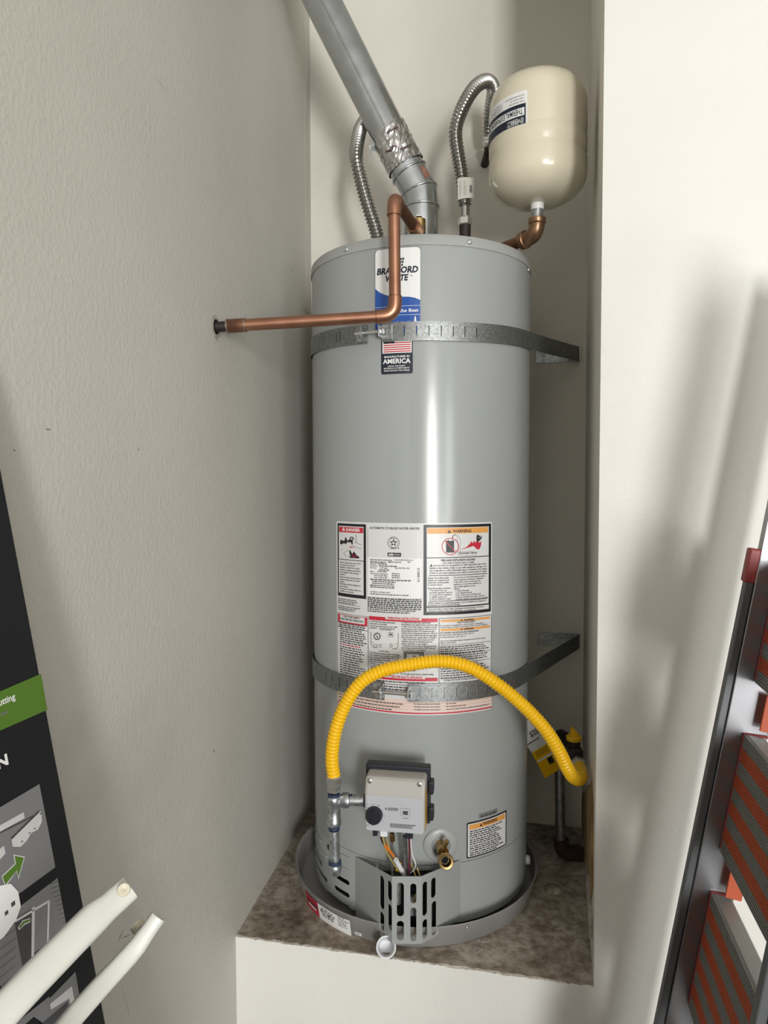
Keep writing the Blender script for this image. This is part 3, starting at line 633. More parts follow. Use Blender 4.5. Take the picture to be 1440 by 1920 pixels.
for i in range(5): I.rect(719.5, 643.5+i*4.0, 770.5, 645.5+i*4.0, M_dred if False else M_red, 2)
I.rect(719.5, 640.5, 740, 645.3, M_navy, 3)
I.text('MANUFACTURED IN', 721, 671.6, 768, 3.4, M_white, 2, 0); I.text('AMERICA', 718.5, 682.6, 770, 8.6, M_white, 2, .02)
I.text('USING THE FINEST', 728, 688.4, 760, 2.6, M_white, 2, -.014); I.text('MATERIALS & COMPONENTS', 720.5, 692.8, 768, 2.6, M_white, 2, -.014); I.text('FROM AROUND THE WORLD', 720.5, 697.2, 768, 2.6, M_white, 2, -.014)
k.b.build('origin_label', heater, label='navy sticker with a striped flag')
k = Ink(lab_mp, han); I = k
sheet(k, 875, 1543, 949.5, 1610, .003, M_black); sheet(k, 877, 1545.5, 947.6, 1607.2, .002, M_sheet, 1)
I.rect(879.5, 1546.8, 946, 1556.2, M_orange, 2); I.text('WARNING', 904.5, 1547.2, 931.5, 6, M_black, 3, .02); I.tri(899, 1548.6, 5, 5.5, M_black, 3)
for y, n in ((1560.5, 2), (1568.5, 2), (1576.7, 3), (1589, 3), (1601, 2)): I.greek(880.5, y, 945, n, 3.9, 2.8, M_ink, 2, .25)
k.b.build('caution_sticker', heater, label='small orange-topped warning sticker')
k = Ink(lab_mp, han); I = k; sheet(k, 898, 1526, 932.5, 1534.6, .001, M_greyp); I.greek(901.5, 1532.5, 931, 1, 3, 4, M_ink, 1, 0); k.b.build('stamped_plate', heater)

# --- gas control valve
VA = -.16; A = V((math.cos(VA), math.sin(VA), 0)); Nn = V((math.sin(VA), -math.cos(VA), 0)); Zz = V((0, 0, 1))
CV = at_y(742, 1505, 1.315); G = .001
def vp(a, n, z): return CV+A*a+Nn*n+Zz*(z*.92)
q = B()
prof = [(.0, -.057), (.018, -.052), (.018, .022), (.008, .050), (.004, .055), (-.030, .057), (-.030, -.057)]
q.prism([vp(-.058, n, z) for n, z in prof], A*.116, M_plgrey)
valve = q.build('gas_control_valve', heater, bevel=.005, label='grey gas control box with dial')
q = B(); q.box(vp(0, -.038, .006), A*.0635, Nn*.012, Zz*.056, M_plblack)
for i in range(7): q.box(vp(-.04+i*.0135, -.036, .062), A*.0045, Nn*.008, Zz*.003, M_plblack)
for z in (.026, -.03): q.box(vp(.066, -.03, z), A*.005, Nn*.012, Zz*.013, M_plblack)
q.build('rear_housing', valve, bevel=.003)
q = B(); q.tube([vp(0, -.04, 0), vp(0, -.075, 0)], .03, M_plblack, 20); q.build('mounting_neck', valve)
q = B(); q.box(vp(0, .0178, -.016), A*.0545, Nn*.0008, Zz*.034, M_pllight); q.build('face_plate', valve, bevel=.001)
kn = vp(-.0385, .0186, -.0185)
q = B(); q.lathe([(.0165, 0), (.0162, .003), (.0150, .012), (.0138, .0135), (0, .0137)], kn, Nn, M_plblack, 28); q.box(kn+Nn*.0145, A*.002, Nn*.002, Zz*.013, M_plblack); q.build('dial', valve, smooth=40)
def fm(s, z, h): return vp(s, .0187+h, z)
k = Ink(fm, None, base=.0001)
for i in range(9):
    g = math.radians(-150+i*35); k.rect2(-.0385+.0205*math.sin(g)-.0002, -.0185+.0205*math.cos(g)-.0013, -.0385+.0205*math.sin(g)+.0004, -.0185+.0205*math.cos(g)+.0013, M_ink)
def gk(x0, z, x1, n, dz, cap):
    for i in range(n):
        x = x0; xe = x1-(x1-x0)*.25*random.random()
        while x < xe: l = random.uniform(.002, .005); k.rect2(x, z-i*dz, min(x+l, xe), z-i*dz+cap, M_ink); x += l+.0007
k.text2('PILOT', -.0435, .0025, -.0375, .0013, M_ink); k.text2('LOW', -.054, .001, -.050, .0013, M_ink); k.text2('HOT', -.032, .0005, -.027, .0013, M_ink); k.text2('VERY HOT', -.0545, -.0435, -.048, .0013, M_ink)
k.poly2([(-.018, -.006), (-.014, -.006), (-.016, -.001)], M_ink); gk(-.0125, -.003, .008, 3, .0022, .0013)
k.rect2(.012, -.017, .030, -.001, M_ink); k.rect2(.0124, -.0166, .0296, -.0014, M_pllight, 2); k.rect2(.0165, -.014, .026, -.006, M_ink, 3); k.text2('STATUS', .016, -.0225, .0265, .0018, M_ink)
gk(-.008, -.036, .042, 4, .0023, .0014); k.b.build('dial_print', valve)
for a, z in ((-.049, .047), (.047, .047)):
    q = B(); q.lathe([(.0048, 0), (.0045, .0025), (.002, .0035), (0, .0032)], vp(a, .0085, z), Nn, M_zinc, 14); q.build('case_screw', valve, smooth=60)
k = Ink(lambda s, z, h: vp(.058+h, s, z), None, base=.0002); k.rect2(-.02, -.05, .012, .03, M_yellow); k.rect2(-.012, -.045, -.006, .026, M_ink, 2); k.b.build('side_sticker', valve)
for a, w_, m in ((-.039, .0045, M_plblack), (-.022, .007, M_plwhite), (.0265, .0075, M_plblack)):
    q = B(); q.box(vp(a, .006, -.0575-.004), A*w_, Nn*.005, Zz*.007, m); q.build('wire_plug', valve, bevel=.001)
# --- burner access cover
YC = 1.345
a0 = at_y(735, 1646, YC); a1 = at_y(790, 1641, YC); zt_ = (a0.z+a1.z)/2; zb_ = at_y(762, 1770, YC).z
tl, zl = on_cyl(667, 1606); tr, zr = on_cyl(863, 1612)
wl_, wr_ = cyl(tl, 0, HR+.001), cyl(tr, 0, HR+.001)
pl, pr_ = V((a0.x, YC, 0)), V((a1.x, YC, 0))
def panel_map(p, n):
    """pixel-free panel coordinates: u along p->n, z up"""
    d = (n-p).normalized(); nn = V((d.y, -d.x, 0))
    if nn.y > 0: nn = -nn
    return lambda u, z, h: p+d*u+nn*(h-.0012)+V((0, 0, z)), (n-p).length, nn, d
q = B()
fmp, fL, fN, fD = panel_map(pl, pr_)
def slots(p, nn, d, rects):
    out = []
    for x0, y0, x1, y1 in rects:
        c_ = at_plane((x0+x1)/2, y0, p, nn); e_ = at_plane((x0+x1)/2, y1, p, nn)
        ua = (at_plane(x0, (y0+y1)/2, p, nn)-p).dot(d); ub = (at_plane(x1, (y0+y1)/2, p, nn)-p).dot(d)
        out.append(stadium(ua, e_.z, ub, c_.z))
    return out
def cr2(l): return [(540+x0/3, 1540+y0/3, 540+x1/3, 1540+y1/3) for x0, y0, x1, y1 in l]
q.plate([(0, zb_), (fL, zb_), (fL, zt_), (0, zt_)], slots(pl, fN, fD, cr2([(612, 345, 652, 535), (612, 560, 652, 670), (688, 350, 722, 462), (688, 485, 722, 675)])), fmp, .0012, M_jacket)
lm, lL, lN, lD = panel_map(wl_, pl)
zbl = at_plane(668, 1722, wl_, lN).z; zbm = at_plane(712, 1746, wl_, lN).z; um = (at_plane(712, 1746, wl_, lN)-wl_).dot(lD)
q.plate([(0, zbl), (um, zbm), (lL, zb_), (lL, zt_), (0, zl)], slots(wl_, lN, lD, cr2([(516, 308, 541, 492), (517, 512, 541, 612), (560, 335, 583, 445), (562, 467, 584, 612)])), lm, .0012, M_jacket)
rm, rL, rN, rD = panel_map(pr_, wr_)
zbr = at_plane(862, 1722, pr_, rN).z; zbn = at_plane(812, 1758, pr_, rN).z; un = (at_plane(812, 1758, pr_, rN)-pr_).dot(rD)
q.plate([(0, zb_), (un, zbn), (rL, zbr), (rL, zr), (0, zt_)], slots(pr_, rN, rD, cr2([(757, 340, 783, 530), (757, 552, 783, 660), (805, 318, 831, 430), (808, 450, 834, 640)])), rm, .0012, M_jacket)
cover = q.build('burner_cover', heater, label='slotted grey burner access cover')
# burner assembly seen through the cover
bx_, by_ = (pl.x+pr_.x)/2, 1.40
q = B(); q.box((bx_+.006, 1.398, .548), (.058, 0, 0), (0, .003, 0), (0, 0, .06), M_shade); q.build('slot_shade_plate', heater)  # black plate added so the cover's slots look dark inside
q = B(); q.tube([V((bx_-.018, 1.385, .55)), V((bx_-.018, 1.385, .60))], .009, M_galv, 14); q.build('manifold_tube', heater, smooth=40)
q = B(); q.box((bx_+.018, 1.385, .545), (.012, 0, 0), (0, .006, 0), (0, 0, .02), M_galv); q.build('igniter_bracket', heater, bevel=.001)
q = B(); q.prism([V((bx_-.022, 1.375, .622)), V((bx_-.008, 1.375, .618)), V((bx_-.010, 1.375, .640))], (0, .003, 0), M_yellow); q.build('warning_flag', heater)
for pts in ([(.022, 1.372, .63), (.03, 1.366, .60), (.015, 1.37, .565), (.024, 1.375, .535)], [(.01, 1.372, .64), (.02, 1.368, .61), (.028, 1.372, .58)]):
    q = B(); q.tube(curve([V((bx_+x, y, z)) for x, y, z in pts], 8), .0015, M_wire_y, 8); q.build('burner_wire', heater, smooth=60)
# wires and tubes from the valve down into the cover
def wire(name, pts, r, m):
    q = B(); q.tube(curve([at_y(*p) for p in pts], 8), r, m, 10); q.build(name, heater, smooth=60)
wire('wire', [(718, 1568, 1.312), (724, 1595, 1.33), (742, 1625, 1.37), (760, 1648, 1.385)], .0013, M_wire_y)
wire('wire', [(724, 1572, 1.312), (731, 1592, 1.33), (748, 1622, 1.37), (758, 1648, 1.385)], .0013, M_wire_y)
wire('wire', [(714, 1570, 1.312), (719, 1582, 1.325), (737, 1608, 1.36), (757, 1645, 1.385)], .0016, M_plblack)
wire('fusible_link', [(723, 1586, 1.318), (738, 1605, 1.345)], .003, M_wire_o)
wire('wire_sleeve', [(742, 1612, 1.352), (757, 1639, 1.376)], .005, M_plwhite)
wire('wire', [(767, 1572, 1.312), (768, 1600, 1.34), (766, 1645, 1.385)], .0022, M_wire_r)
wire('wire', [(770, 1572, 1.312), (772, 1598, 1.33), (779, 1620, 1.34), (776, 1630, 1.36), (769, 1637, 1.375)], .0015, M_wire_w)
wire('burner_tube', [(759, 1568, 1.345), (760, 1600, 1.36), (760, 1650, 1.39)], .0048, M_galv)
wire('pilot_tube', [(735, 1572, 1.335), (735, 1598, 1.35), (736, 1650, 1.39)], .0028, M_galv)
q = B(); c = at_y(735, 1570, 1.335); q.lathe([(.0045, -.008), (.006, -.006), (.006, .006), (.0045, .008)], c, (0, 0, 1), M_brass, 6, capend=True); q.build('pilot_nut', heater)
# drain valve
t, z = on_cyl(826, 1584); n = V((math.sin(t), -math.cos(t), 0)); p = cyl(t, z, HR)
q = B(); q.lathe([(.036, .0004), (.0345, .002), (.028, .004), (.020, .0045), (.016, -.002), (0, -.003)], p, n, M_galv if False else M_cap, 40)
q.build('drain_flange', heater, smooth=50)
q = B(); e = p+n*.05+V((0, 0, -.006)); q.tube([p-n*.01, p+n*.03], .0115, M_brass, 18)
q.lathe([(.011, -.03), (.0135, -.02), (.0135, -.004), (.015, -.002), (.0155, .008), (.014, .010), (.010, .009), (.008, -.006), (0, -.007)], e, (n+V((0, 0, .25))).normalized(), M_brass, 24)
q.tube([p+n*.03+V((0, 0, .006)), p+n*.034+V((.006, 0, .026))], .005, M_brass, 12)
dvv = q.build('drain_valve', heater, smooth=45, label='brass drain valve')
ad = (n+V((0, 0, .25))).normalized(); q = B(); q.lathe([(.0078, 0), (0, .0002)], e-ad*.0055, ad, M_shade, 18); q.build('bore_shade_disc', dvv)  # black disc paints the shade inside the brass outlet

# ------------------------------------------------------------------ flue vent
vent = thing('flue_vent', V((HX, HY, ZT)), 'galvanised flue pipe elbowing out of the heater top and slanting up', 'vent pipe')
YV = HY; VR = .0412
cs = [at_y(788, 438, YV), at_y(789, 391, YV), at_y(786, 359, YV), at_y(767, 325, YV), at_y(720, 240, YV), at_y(603, 0, YV-.02)]
cs[0].z -= .03; cs[0].x = HX; cs.append(cs[-1]+(cs[-1]-cs[-2])*.52)
def mitred(p, q_, n0, n1, r, m, bld, seg=48):
    d = (q_-p).normalized(); u = V((0, 1, 0)); w_ = d.cross(u).normalized(); u = w_.cross(d); vs = []
    for c_, nn in ((p, n0), (q_, n1)):
        for i in range(seg):
            g = 2*math.pi*i/seg; o_ = c_+(u*math.cos(g)+w_*math.sin(g))*r; vs.append(o_+d*((c_-o_).dot(nn)/d.dot(nn)))
    bld.add(vs, [(i, (i+1) % seg, seg+(i+1) % seg, seg+i) for i in range(seg)], m); return vs
ds = [(b-a).normalized() for a, b in zip(cs, cs[1:])]
nm = [ds[0]]+[(a+b).normalized() for a, b in zip(ds, ds[1:])]+[ds[-1]]
for i in range(3):
    q = B(); mitred(cs[i], cs[i+1], nm[i], nm[i+1], VR, M_vent, q); q.build('elbow_section', vent, smooth=60)
for i in (1, 2, 3):
    q = B(); seg = 48; d = ds[i]; u = V((0, 1, 0)); w_ = nm[i].cross(u).normalized(); vs = []
    ring = []
    for j in range(seg):
        g = 2*math.pi*j/seg; o_ = cs[i]+(u*math.cos(g)+w_*math.sin(g))*(VR+.001); ring.append(o_)
    q.tube(ring+[ring[0], ring[1]], .0026, M_vent, 10, cap=False); q.build('elbow_bead', vent, smooth=60)
q = B(); mitred(cs[3], cs[5], nm[3], ds[4], VR, M_vent, q); mitred(cs[5], cs[6], ds[4], ds[5], VR, M_vent, q); pipe = q.build('straight_pipe', vent, smooth=60)
dv = (cs[5]-cs[3]).normalized(); sd = dv.cross(V((0, 1, 0))).normalized()   # sideways in the picture plane
if sd.x < 0: sd = -sd
fr = V((0, -1, 0)); fr = (fr-dv*fr.dot(dv)).normalized()
g = math.radians(-14); so = sd*math.sin(g)+fr*math.cos(g)
q = B(); q.tube([cs[3]+dv*.10+so*(VR+.0002), cs[6]+so*(VR+.0002)], .0022, M_vent, 8); q.build('lock_seam', pipe, smooth=60)
# crumpled foil tape
def foil(name, p, d, l, r, amp, seed, slant=0.):
    rnd = random.Random(seed); q = B(); seg, n = 56, 16; u = V((0, 1, 0)); u = (u-d*u.dot(d)).normalized(); w_ = d.cross(u); vs = []
    nz = [[rnd.random() for _ in range(seg)] for _ in range(n+1)]
    for j in range(n+1):
        for i in range(seg):
            a = 2*math.pi*i/seg; h = l*j/n+slant*math.cos(a+2.2)*(j/n)
            s_ = (nz[j][i]+nz[j][(i+1) % seg]+nz[max(j-1, 0)][i])/3
            vs.append(p+d*h+(u*math.cos(a)+w_*math.sin(a))*(r+amp*s_))
    q.add(vs, [(j*seg+i, j*seg+(i+1) % seg, (j+1)*seg+(i+1) % seg, (j+1)*seg+i) for j in range(n) for i in range(seg)], M_foil)
    return q.build(name, vent)
tape = foil('foil_tape', cs[3]+dv*.016, dv, .082, VR+.0008, .0045, 3, .012)
foil('foil_tape', V((HX, HY, ZT-.005)), V((0, 0, 1)), .034, VR+.001, .0045, 5)
def tmp_(s, z, h):
    a = s/VR; return cs[3]+dv*z+(sd*math.sin(a)+fr*math.cos(a))*(VR+.0058+h)
k = Ink(tmp_, None); M_pr = mat('dull_red_print', (.07, .02, .03), .5)
for s, z in ((-.012, .085), (-.034, .052), (-.004, .038)):
    k = Ink(tmp_, None); k.text2('FlexFix', s, z, s+.026, .005, M_pr, 1, .02, .2); k.b.build('tape_print', vent)
q = B(); pd = ds[2]; sd2 = pd.cross(V((0, 1, 0))).normalized(); sd2 = sd2 if sd2.x > 0 else -sd2
M_patch = mat('red_oxide_patch', (.28, .10, .06), .6, .2, col2=(.34, .2, .15), nscale=60)
def p2(s, z, h): a = s/VR; return cs[2]+pd*z+(sd2*math.sin(a)+V((0, -1, 0))*math.cos(a))*(VR+.0004+h)
q.plate([(.020, .006), (.036, .010), (.036, .034), (.022, .038), (.019, .02)], [], p2, .0004, M_patch, step=.006); q.build('rust_patch', vent)
k = at_y(698, 279, YV-.005); q = B(); q.prism([k+V((-.009, 0, .006)), k+V((.004, 0, .013)), k+V((.015, 0, -.002)), k+V((.004, 0, -.012))], (0, .0006, 0), M_galv); tg = q.build('metal_tag', vent)
kk = Ink(lambda s, z, h: k+V((.003+s, -h, z)), None); kk.disc = None
for j in range(14):
    a, b = 2*math.pi*j/14, 2*math.pi*(j+1)/14; kk.poly2([(.005*math.cos(a), .005*math.sin(a)), (.005*math.cos(b), .005*math.sin(b)), (.004*math.cos(b), .004*math.sin(b)), (.004*math.cos(a), .004*math.sin(a))], M_ink)
kk.text2('cUL', -.003, -.001, .003, .002, M_ink); kk.b.build('tag_print', vent)
q = B(); c = at_y(787, 415, YV-.043); q.box(c, (.014, 0, 0), (0, .001, 0), (0, 0, .006), M_vent); q.build('collar_clip', vent)

# ------------------------------------------------------------------ corrugated water connectors
yb = HY
hose = thing('flexible_connector', at_y(709, 447, yb), 'corrugated steel water connector passing behind the slanting flue pipe', 'water hose', 'corrugated water connectors')
q = B(); pth = curve([at_y(710, 452, yb), at_y(703, 425, yb), at_y(690, 385, yb), at_y(676, 335, yb), at_y(668, 295, yb), at_y(671, 262, yb+.022), at_y(679, 235, yb+.056), at_y(697, 215, yb+.10), at_y(716, 222, yb+.16), at_y(722, 240, 1.955)], 16)
corrugated(q, pth, .0136, .0030, .0088, M_stain, 20); q.build('corrugated_tube', hose, smooth=60)
hose2 = thing('flexible_connector', at_y(872, 440, yb), 'corrugated steel water connector looping up behind the cream tank', 'water hose', 'corrugated water connectors')
q = B(); pth = curve([at_y(871.5, 388, yb), at_y(869, 360, yb), at_y(864, 320, yb), at_y(857, 280, yb), at_y(854, 245, yb), at_y(863, 212, yb), at_y(880, 178, yb+.01), at_y(897, 158, yb+.03), at_y(914, 152, yb+.06), at_y(925, 166, yb+.1), at_y(921, 195, yb+.14), at_y(915, 225, yb+.17), at_y(914.5, 255, yb+.19)], 14)
corrugated(q, pth, .0136, .0030, .0088, M_stain, 20); q.build('corrugated_tube', hose2, smooth=60)
c = at_y(872, 437, yb); d = V((0, 0, 1)); zt2 = at_y(872, 388, yb).z
q = B(); q.tube([V((c.x, yb, zt2+.002)), V((c.x, yb, at_y(872, 408, yb).z))], .0105, M_stain, 18); q.build('ferrule', hose2, smooth=40)
q = B(); zn = at_y(872, 423, yb).z; q.lathe([(.0145, 0), (.0165, .002), (.0165, .016), (.0135, .019), (.010, .019)], V((c.x, yb, zn)), d, M_zinc, 6, capend=True); q.build('union_nut', hose2)
q = B(); q.tube([V((c.x, yb, ZT-.02)), V((c.x, yb, zn))], .0135, M_iron, 18); q.build('nipple', hose2, smooth=40)
e = at_y(916.5, 262, yb+.195); q = B(); q.lathe([(.011, 0), (.016, -.003), (.016, -.014), (.012, -.018), (0, -.018)], e, (.0, -.25, 1), M_zinc, 6); q.tube(fillet([e+V((0, .004, -.016)), e+V((0, .008, -.028)), V((e.x, 1.945, e.z-.03))], .008), .011, M_iron, 14); q.build('wall_valve', hose2, smooth=45)
# paper tag on the connector
tgp = at_y(875, 355, yb-.019); q = B()
def tm(u, z, h): return tgp+V((u*math.cos(.05), -.006*(1-(u/.02)**2)-h, z+u*.04))
q.plate([(-.020, -.023), (.021, -.021), (.020, .024), (-.0215, .026)], [], tm, .0006, M_paper, step=.008)
tgo = q.build('paper_tag', label='small white barcode tag wrapped on the looping connector', cat='tag')
k = Ink(tm, None, base=.0008)
for i in range(9): k.rect2(.006, -.010+i*.0019, .012, -.0092+i*.0019+random.random()*.0006, M_ink)
for i in range(8):
    k.rect2(-.008, -.014+i*.004, -.008+random.uniform(.004, .009), -.0132+i*.004, M_ink)
for i in range(10): k.rect2(-.018, -.016+i*.0035, -.0125, -.0154+i*.0035, M_greyp)
k.b.build('barcode_print', tgo)

# ------------------------------------------------------------------ copper relief-valve discharge pipe
YD = 1.335; CR = .0114
pW = WP; pE = at_y(741, 592, YD); pT = at_y(738.5, 371, YD); pV = V((.068, 1.505, pT.z+.004))
relief = thing('relief_discharge_pipe', V((pE.x, YD, pE.z)), 'copper discharge pipe running from the wall up over the heater front', 'copper pipe')
dE = (pE-pW).normalized(); dV = (pV-pT).normalized()
def part_tube(name, path, r, m, par, **k): q = B(); q.tube(path, r, m, 20); return q.build(name, par, smooth=50, **k)
part_tube('wall_stub', [pW-dE*.01, pW+dE*.026], .0098, M_iron, relief)
part_tube('solder_coupling', [pW+dE*.022, pW+dE*.0235, pW+dE*.058], [.0118, .0132, .0130], M_copperd, relief)
part_tube('solder_ring', [pW+dE*.057, pW+dE*.0595], .0134, M_solder, relief)
part_tube('solder_ring', [pW+dE*.0225, pW+dE*.0255], .0137, M_solder, relief)
part_tube('horizontal_pipe', [pW+dE*.055, pE-dE*.03], CR, M_copper, relief)
upd = (pT-pE).normalized()
part_tube('elbow', fillet([pE-dE*.036, pE, pE+upd*.036], .026), .0132, M_bronze if False else M_copper, relief)
for c, d in ((pE-dE*.036, dE), (pE+upd*.035, upd), (pT-upd*.033, upd)): part_tube('solder_ring', [c, c+d*.0014], .0135, M_copperd, relief)
part_tube('vertical_pipe', [pE+upd*.03, pT-upd*.028], CR, M_copper, relief)
part_tube('elbow', fillet([pT-upd*.033, pT, pT+dV*.03], .022), .0132, M_copper, relief)
part_tube('return_pipe', [pT+dV*.026, pV-dV*.02], CR, M_copperd, relief)
q = B(); p = resample([pV-dV*.024, pV+dV*.018], .0016); q.tube(p, [.0128+(.0022 if i % 3 == 0 else 0) for i in range(len(p))], M_bronze, 20); q.build('threaded_adapter', relief, smooth=40)
rv = thing('relief_valve', V((pV.x+.012, pV.y+.04, ZT-.004)), 'brass relief valve on the heater top at the end of the copper pipe', 'valve')
q = B(); c = pV+dV*.034; q.tube([V((c.x, c.y, ZT-.006)), V((c.x, c.y, pV.z+.03))], .015, M_brass, 18); q.tube([pV+dV*.016, c], .0145, M_brass, 18); q.build('valve_body', rv, smooth=45)
q = B(); q.box((c.x, c.y, pV.z+.033), (.006, 0, 0), (0, .018, 0), (0, 0, .0012), M_zinc); q.build('lever', rv)

# ------------------------------------------------------------------ expansion tank
YX, XR = 1.50, .1015
xc = at_y(1008, 270, YX); zx0 = at_y(1008, 383, YX).z; zx1 = at_y(1008, 151, YX).z
tank = thing('expansion_tank', V((xc.x, YX, zx0)), 'cream painted expansion tank hung high beside the looping connector', 'expansion tank')
Ht = zx1-zx0; zm = Ht*.385
pr = [(.012, .0)]
for i in range(1, 13): g = math.radians(90*i/12); pr.append((.012+(XR-.012)*math.sin(g)**.8, .056*(1-math.cos(g))))
pr += [(XR, zm-.016), (XR-.0028, zm-.009), (XR-.0028, zm-.005), (XR, zm+.002), (XR, zm+.024), (XR-.0016, zm+.028), (XR-.0016, zm+.031), (XR-.0003, zm+.038)]
for i in range(0, 13): g = math.radians(90*i/12); pr.append((.02+(XR-.0205)*math.cos(g)**.75 if i < 12 else .02, Ht-.06+.06*math.sin(g)))
pr.append((0, Ht))
q = B(); q.lathe(pr, V((xc.x, YX, zx0)), (0, 0, 1), M_tank, 72); q.build('shell', tank, smooth=50)
q = B(); q.lathe([(.012, -.006), (.014, 0), (.014, .004)], V((xc.x-.02, YX, zx1-.004)), (0, 0, 1), M_plblack, 16, capend=True); q.build('air_valve_cap', tank, smooth=40)
q = B(); q.tube([V((xc.x, YX, zx0-.03)), V((xc.x, YX, zx0+.004))], .0125, M_galv, 20); q.build('threaded_stub', tank, smooth=40)
q = B(); q.lathe([(.0128, -.012), (.0140, -.008), (.0136, -.002), (.0145, .002), (.013, .004)], V((xc.x, YX, zx0)), (0, 0, 1), M_white, 20); q.build('sealing_tape', tank, smooth=40)
def xan(px, py): t, z = on_cyl(px, py, XR, xc.x, YX); return t*XR, z
s1, zt1 = xan(989, 168); _, zb1 = xan(989, 231); s0 = s1-.165
def xm(s, z, h): return cyl(s/XR, z, XR+h, xc.x, YX)
k = Ink(xm, None, base=.0007); HL = zt1-zb1
k.b.plate(rrect(s0, zb1, s1, zt1, .003), [], lambda s, z, h: cyl(s/XR, z, XR+h, xc.x, YX), .0004, M_white, step=.01)
def ztf(f): return zt1-HL*f
k.rect2(s0, ztf(.99), s1-.003, ztf(.38), M_navy); k.rect2(s0+.03, ztf(.735), s1-.0055, ztf(.50), M_white, 2)
def flip(t, sr_, zf, width, cap, m, lay, bold=0.):   # the label is upside down
    vs, fs = glyphs(t, bold); a = min(q[0] for q in vs); b = max(q[0] for q in vs); kx = width/(b-a)
    k.b.add([xm(sr_-(x-a)*kx, ztf(zf)-y*cap/.7, k.base+lay*k.lay) for x, y in vs], fs, m)
flip('THERMAL EXPANSION TANK', s1-.009, .525, .112, HL*.17, M_navy, 3, .01)
k.rect2(s1-.043, ztf(.965), s1-.007, ztf(.80), M_white, 2); k.rect2(s1-.0425, ztf(.955), s1-.0075, ztf(.81), M_navy, 3); flip('EVERBILT', s1-.009, .83, .032, HL*.115, M_white, 4, .01)
for i, (t, wd) in enumerate((('• MODEL: EXPANSION TANK', .034), ('• TANK VOLUME: 2 GAL', .032), ('• FACTORY PRE-CHARGE: 40 PSI', .042))): flip(t, s1-.005, .29-.09*i, wd, HL*.042, M_ink, 2)
for i, (t, wd) in enumerate((('• MAXIMUM TEMPERATURE', .038), ('• MAXIMUM PRESSURE', .036), ('• CONNECTION', .03))): flip(t, s1-.056, .29-.08*i, wd, HL*.042, M_ink, 2)
k.b.build('tank_label', tank, label='upside-down white and navy label')
# bronze elbow and copper pipe feeding the tank
xe = V((xc.x, YX, at_y(1005, 441, YX).z)); xp = V((.215, 1.655, xe.z)); de = (xp-xe).normalized()
feed = thing('tank_feed_pipe', V((xe.x, xe.y, xe.z-.014)), 'copper pipe with bronze elbow holding up the cream tank', 'copper pipe')
part_tube('copper_pipe', [xe+de*.03, xp], .0125, M_copperd, feed)
part_tube('elbow', fillet([xe+de*.034, xe, xe+V((0, 0, .030))], .026), .0165, M_bronze, feed)
part_tube('elbow_collar', [xe+de*.028, xe+de*.03, xe+de*.042, xe+de*.044], [.0165, .0192, .0192, .0165], M_bronze, feed)
part_tube('elbow_collar', [xe+V((0, 0, .022)), xe+V((0, 0, .024)), xe+V((0, 0, .034)), xe+V((0, 0, .036))], [.0165, .0185, .0185, .014], M_bronze, feed)
part_tube('riser', [xp-de*.004+V((0, 0, -.045)), xp-de*.004+V((0, 0, .014))], .0135, M_copperd, feed)

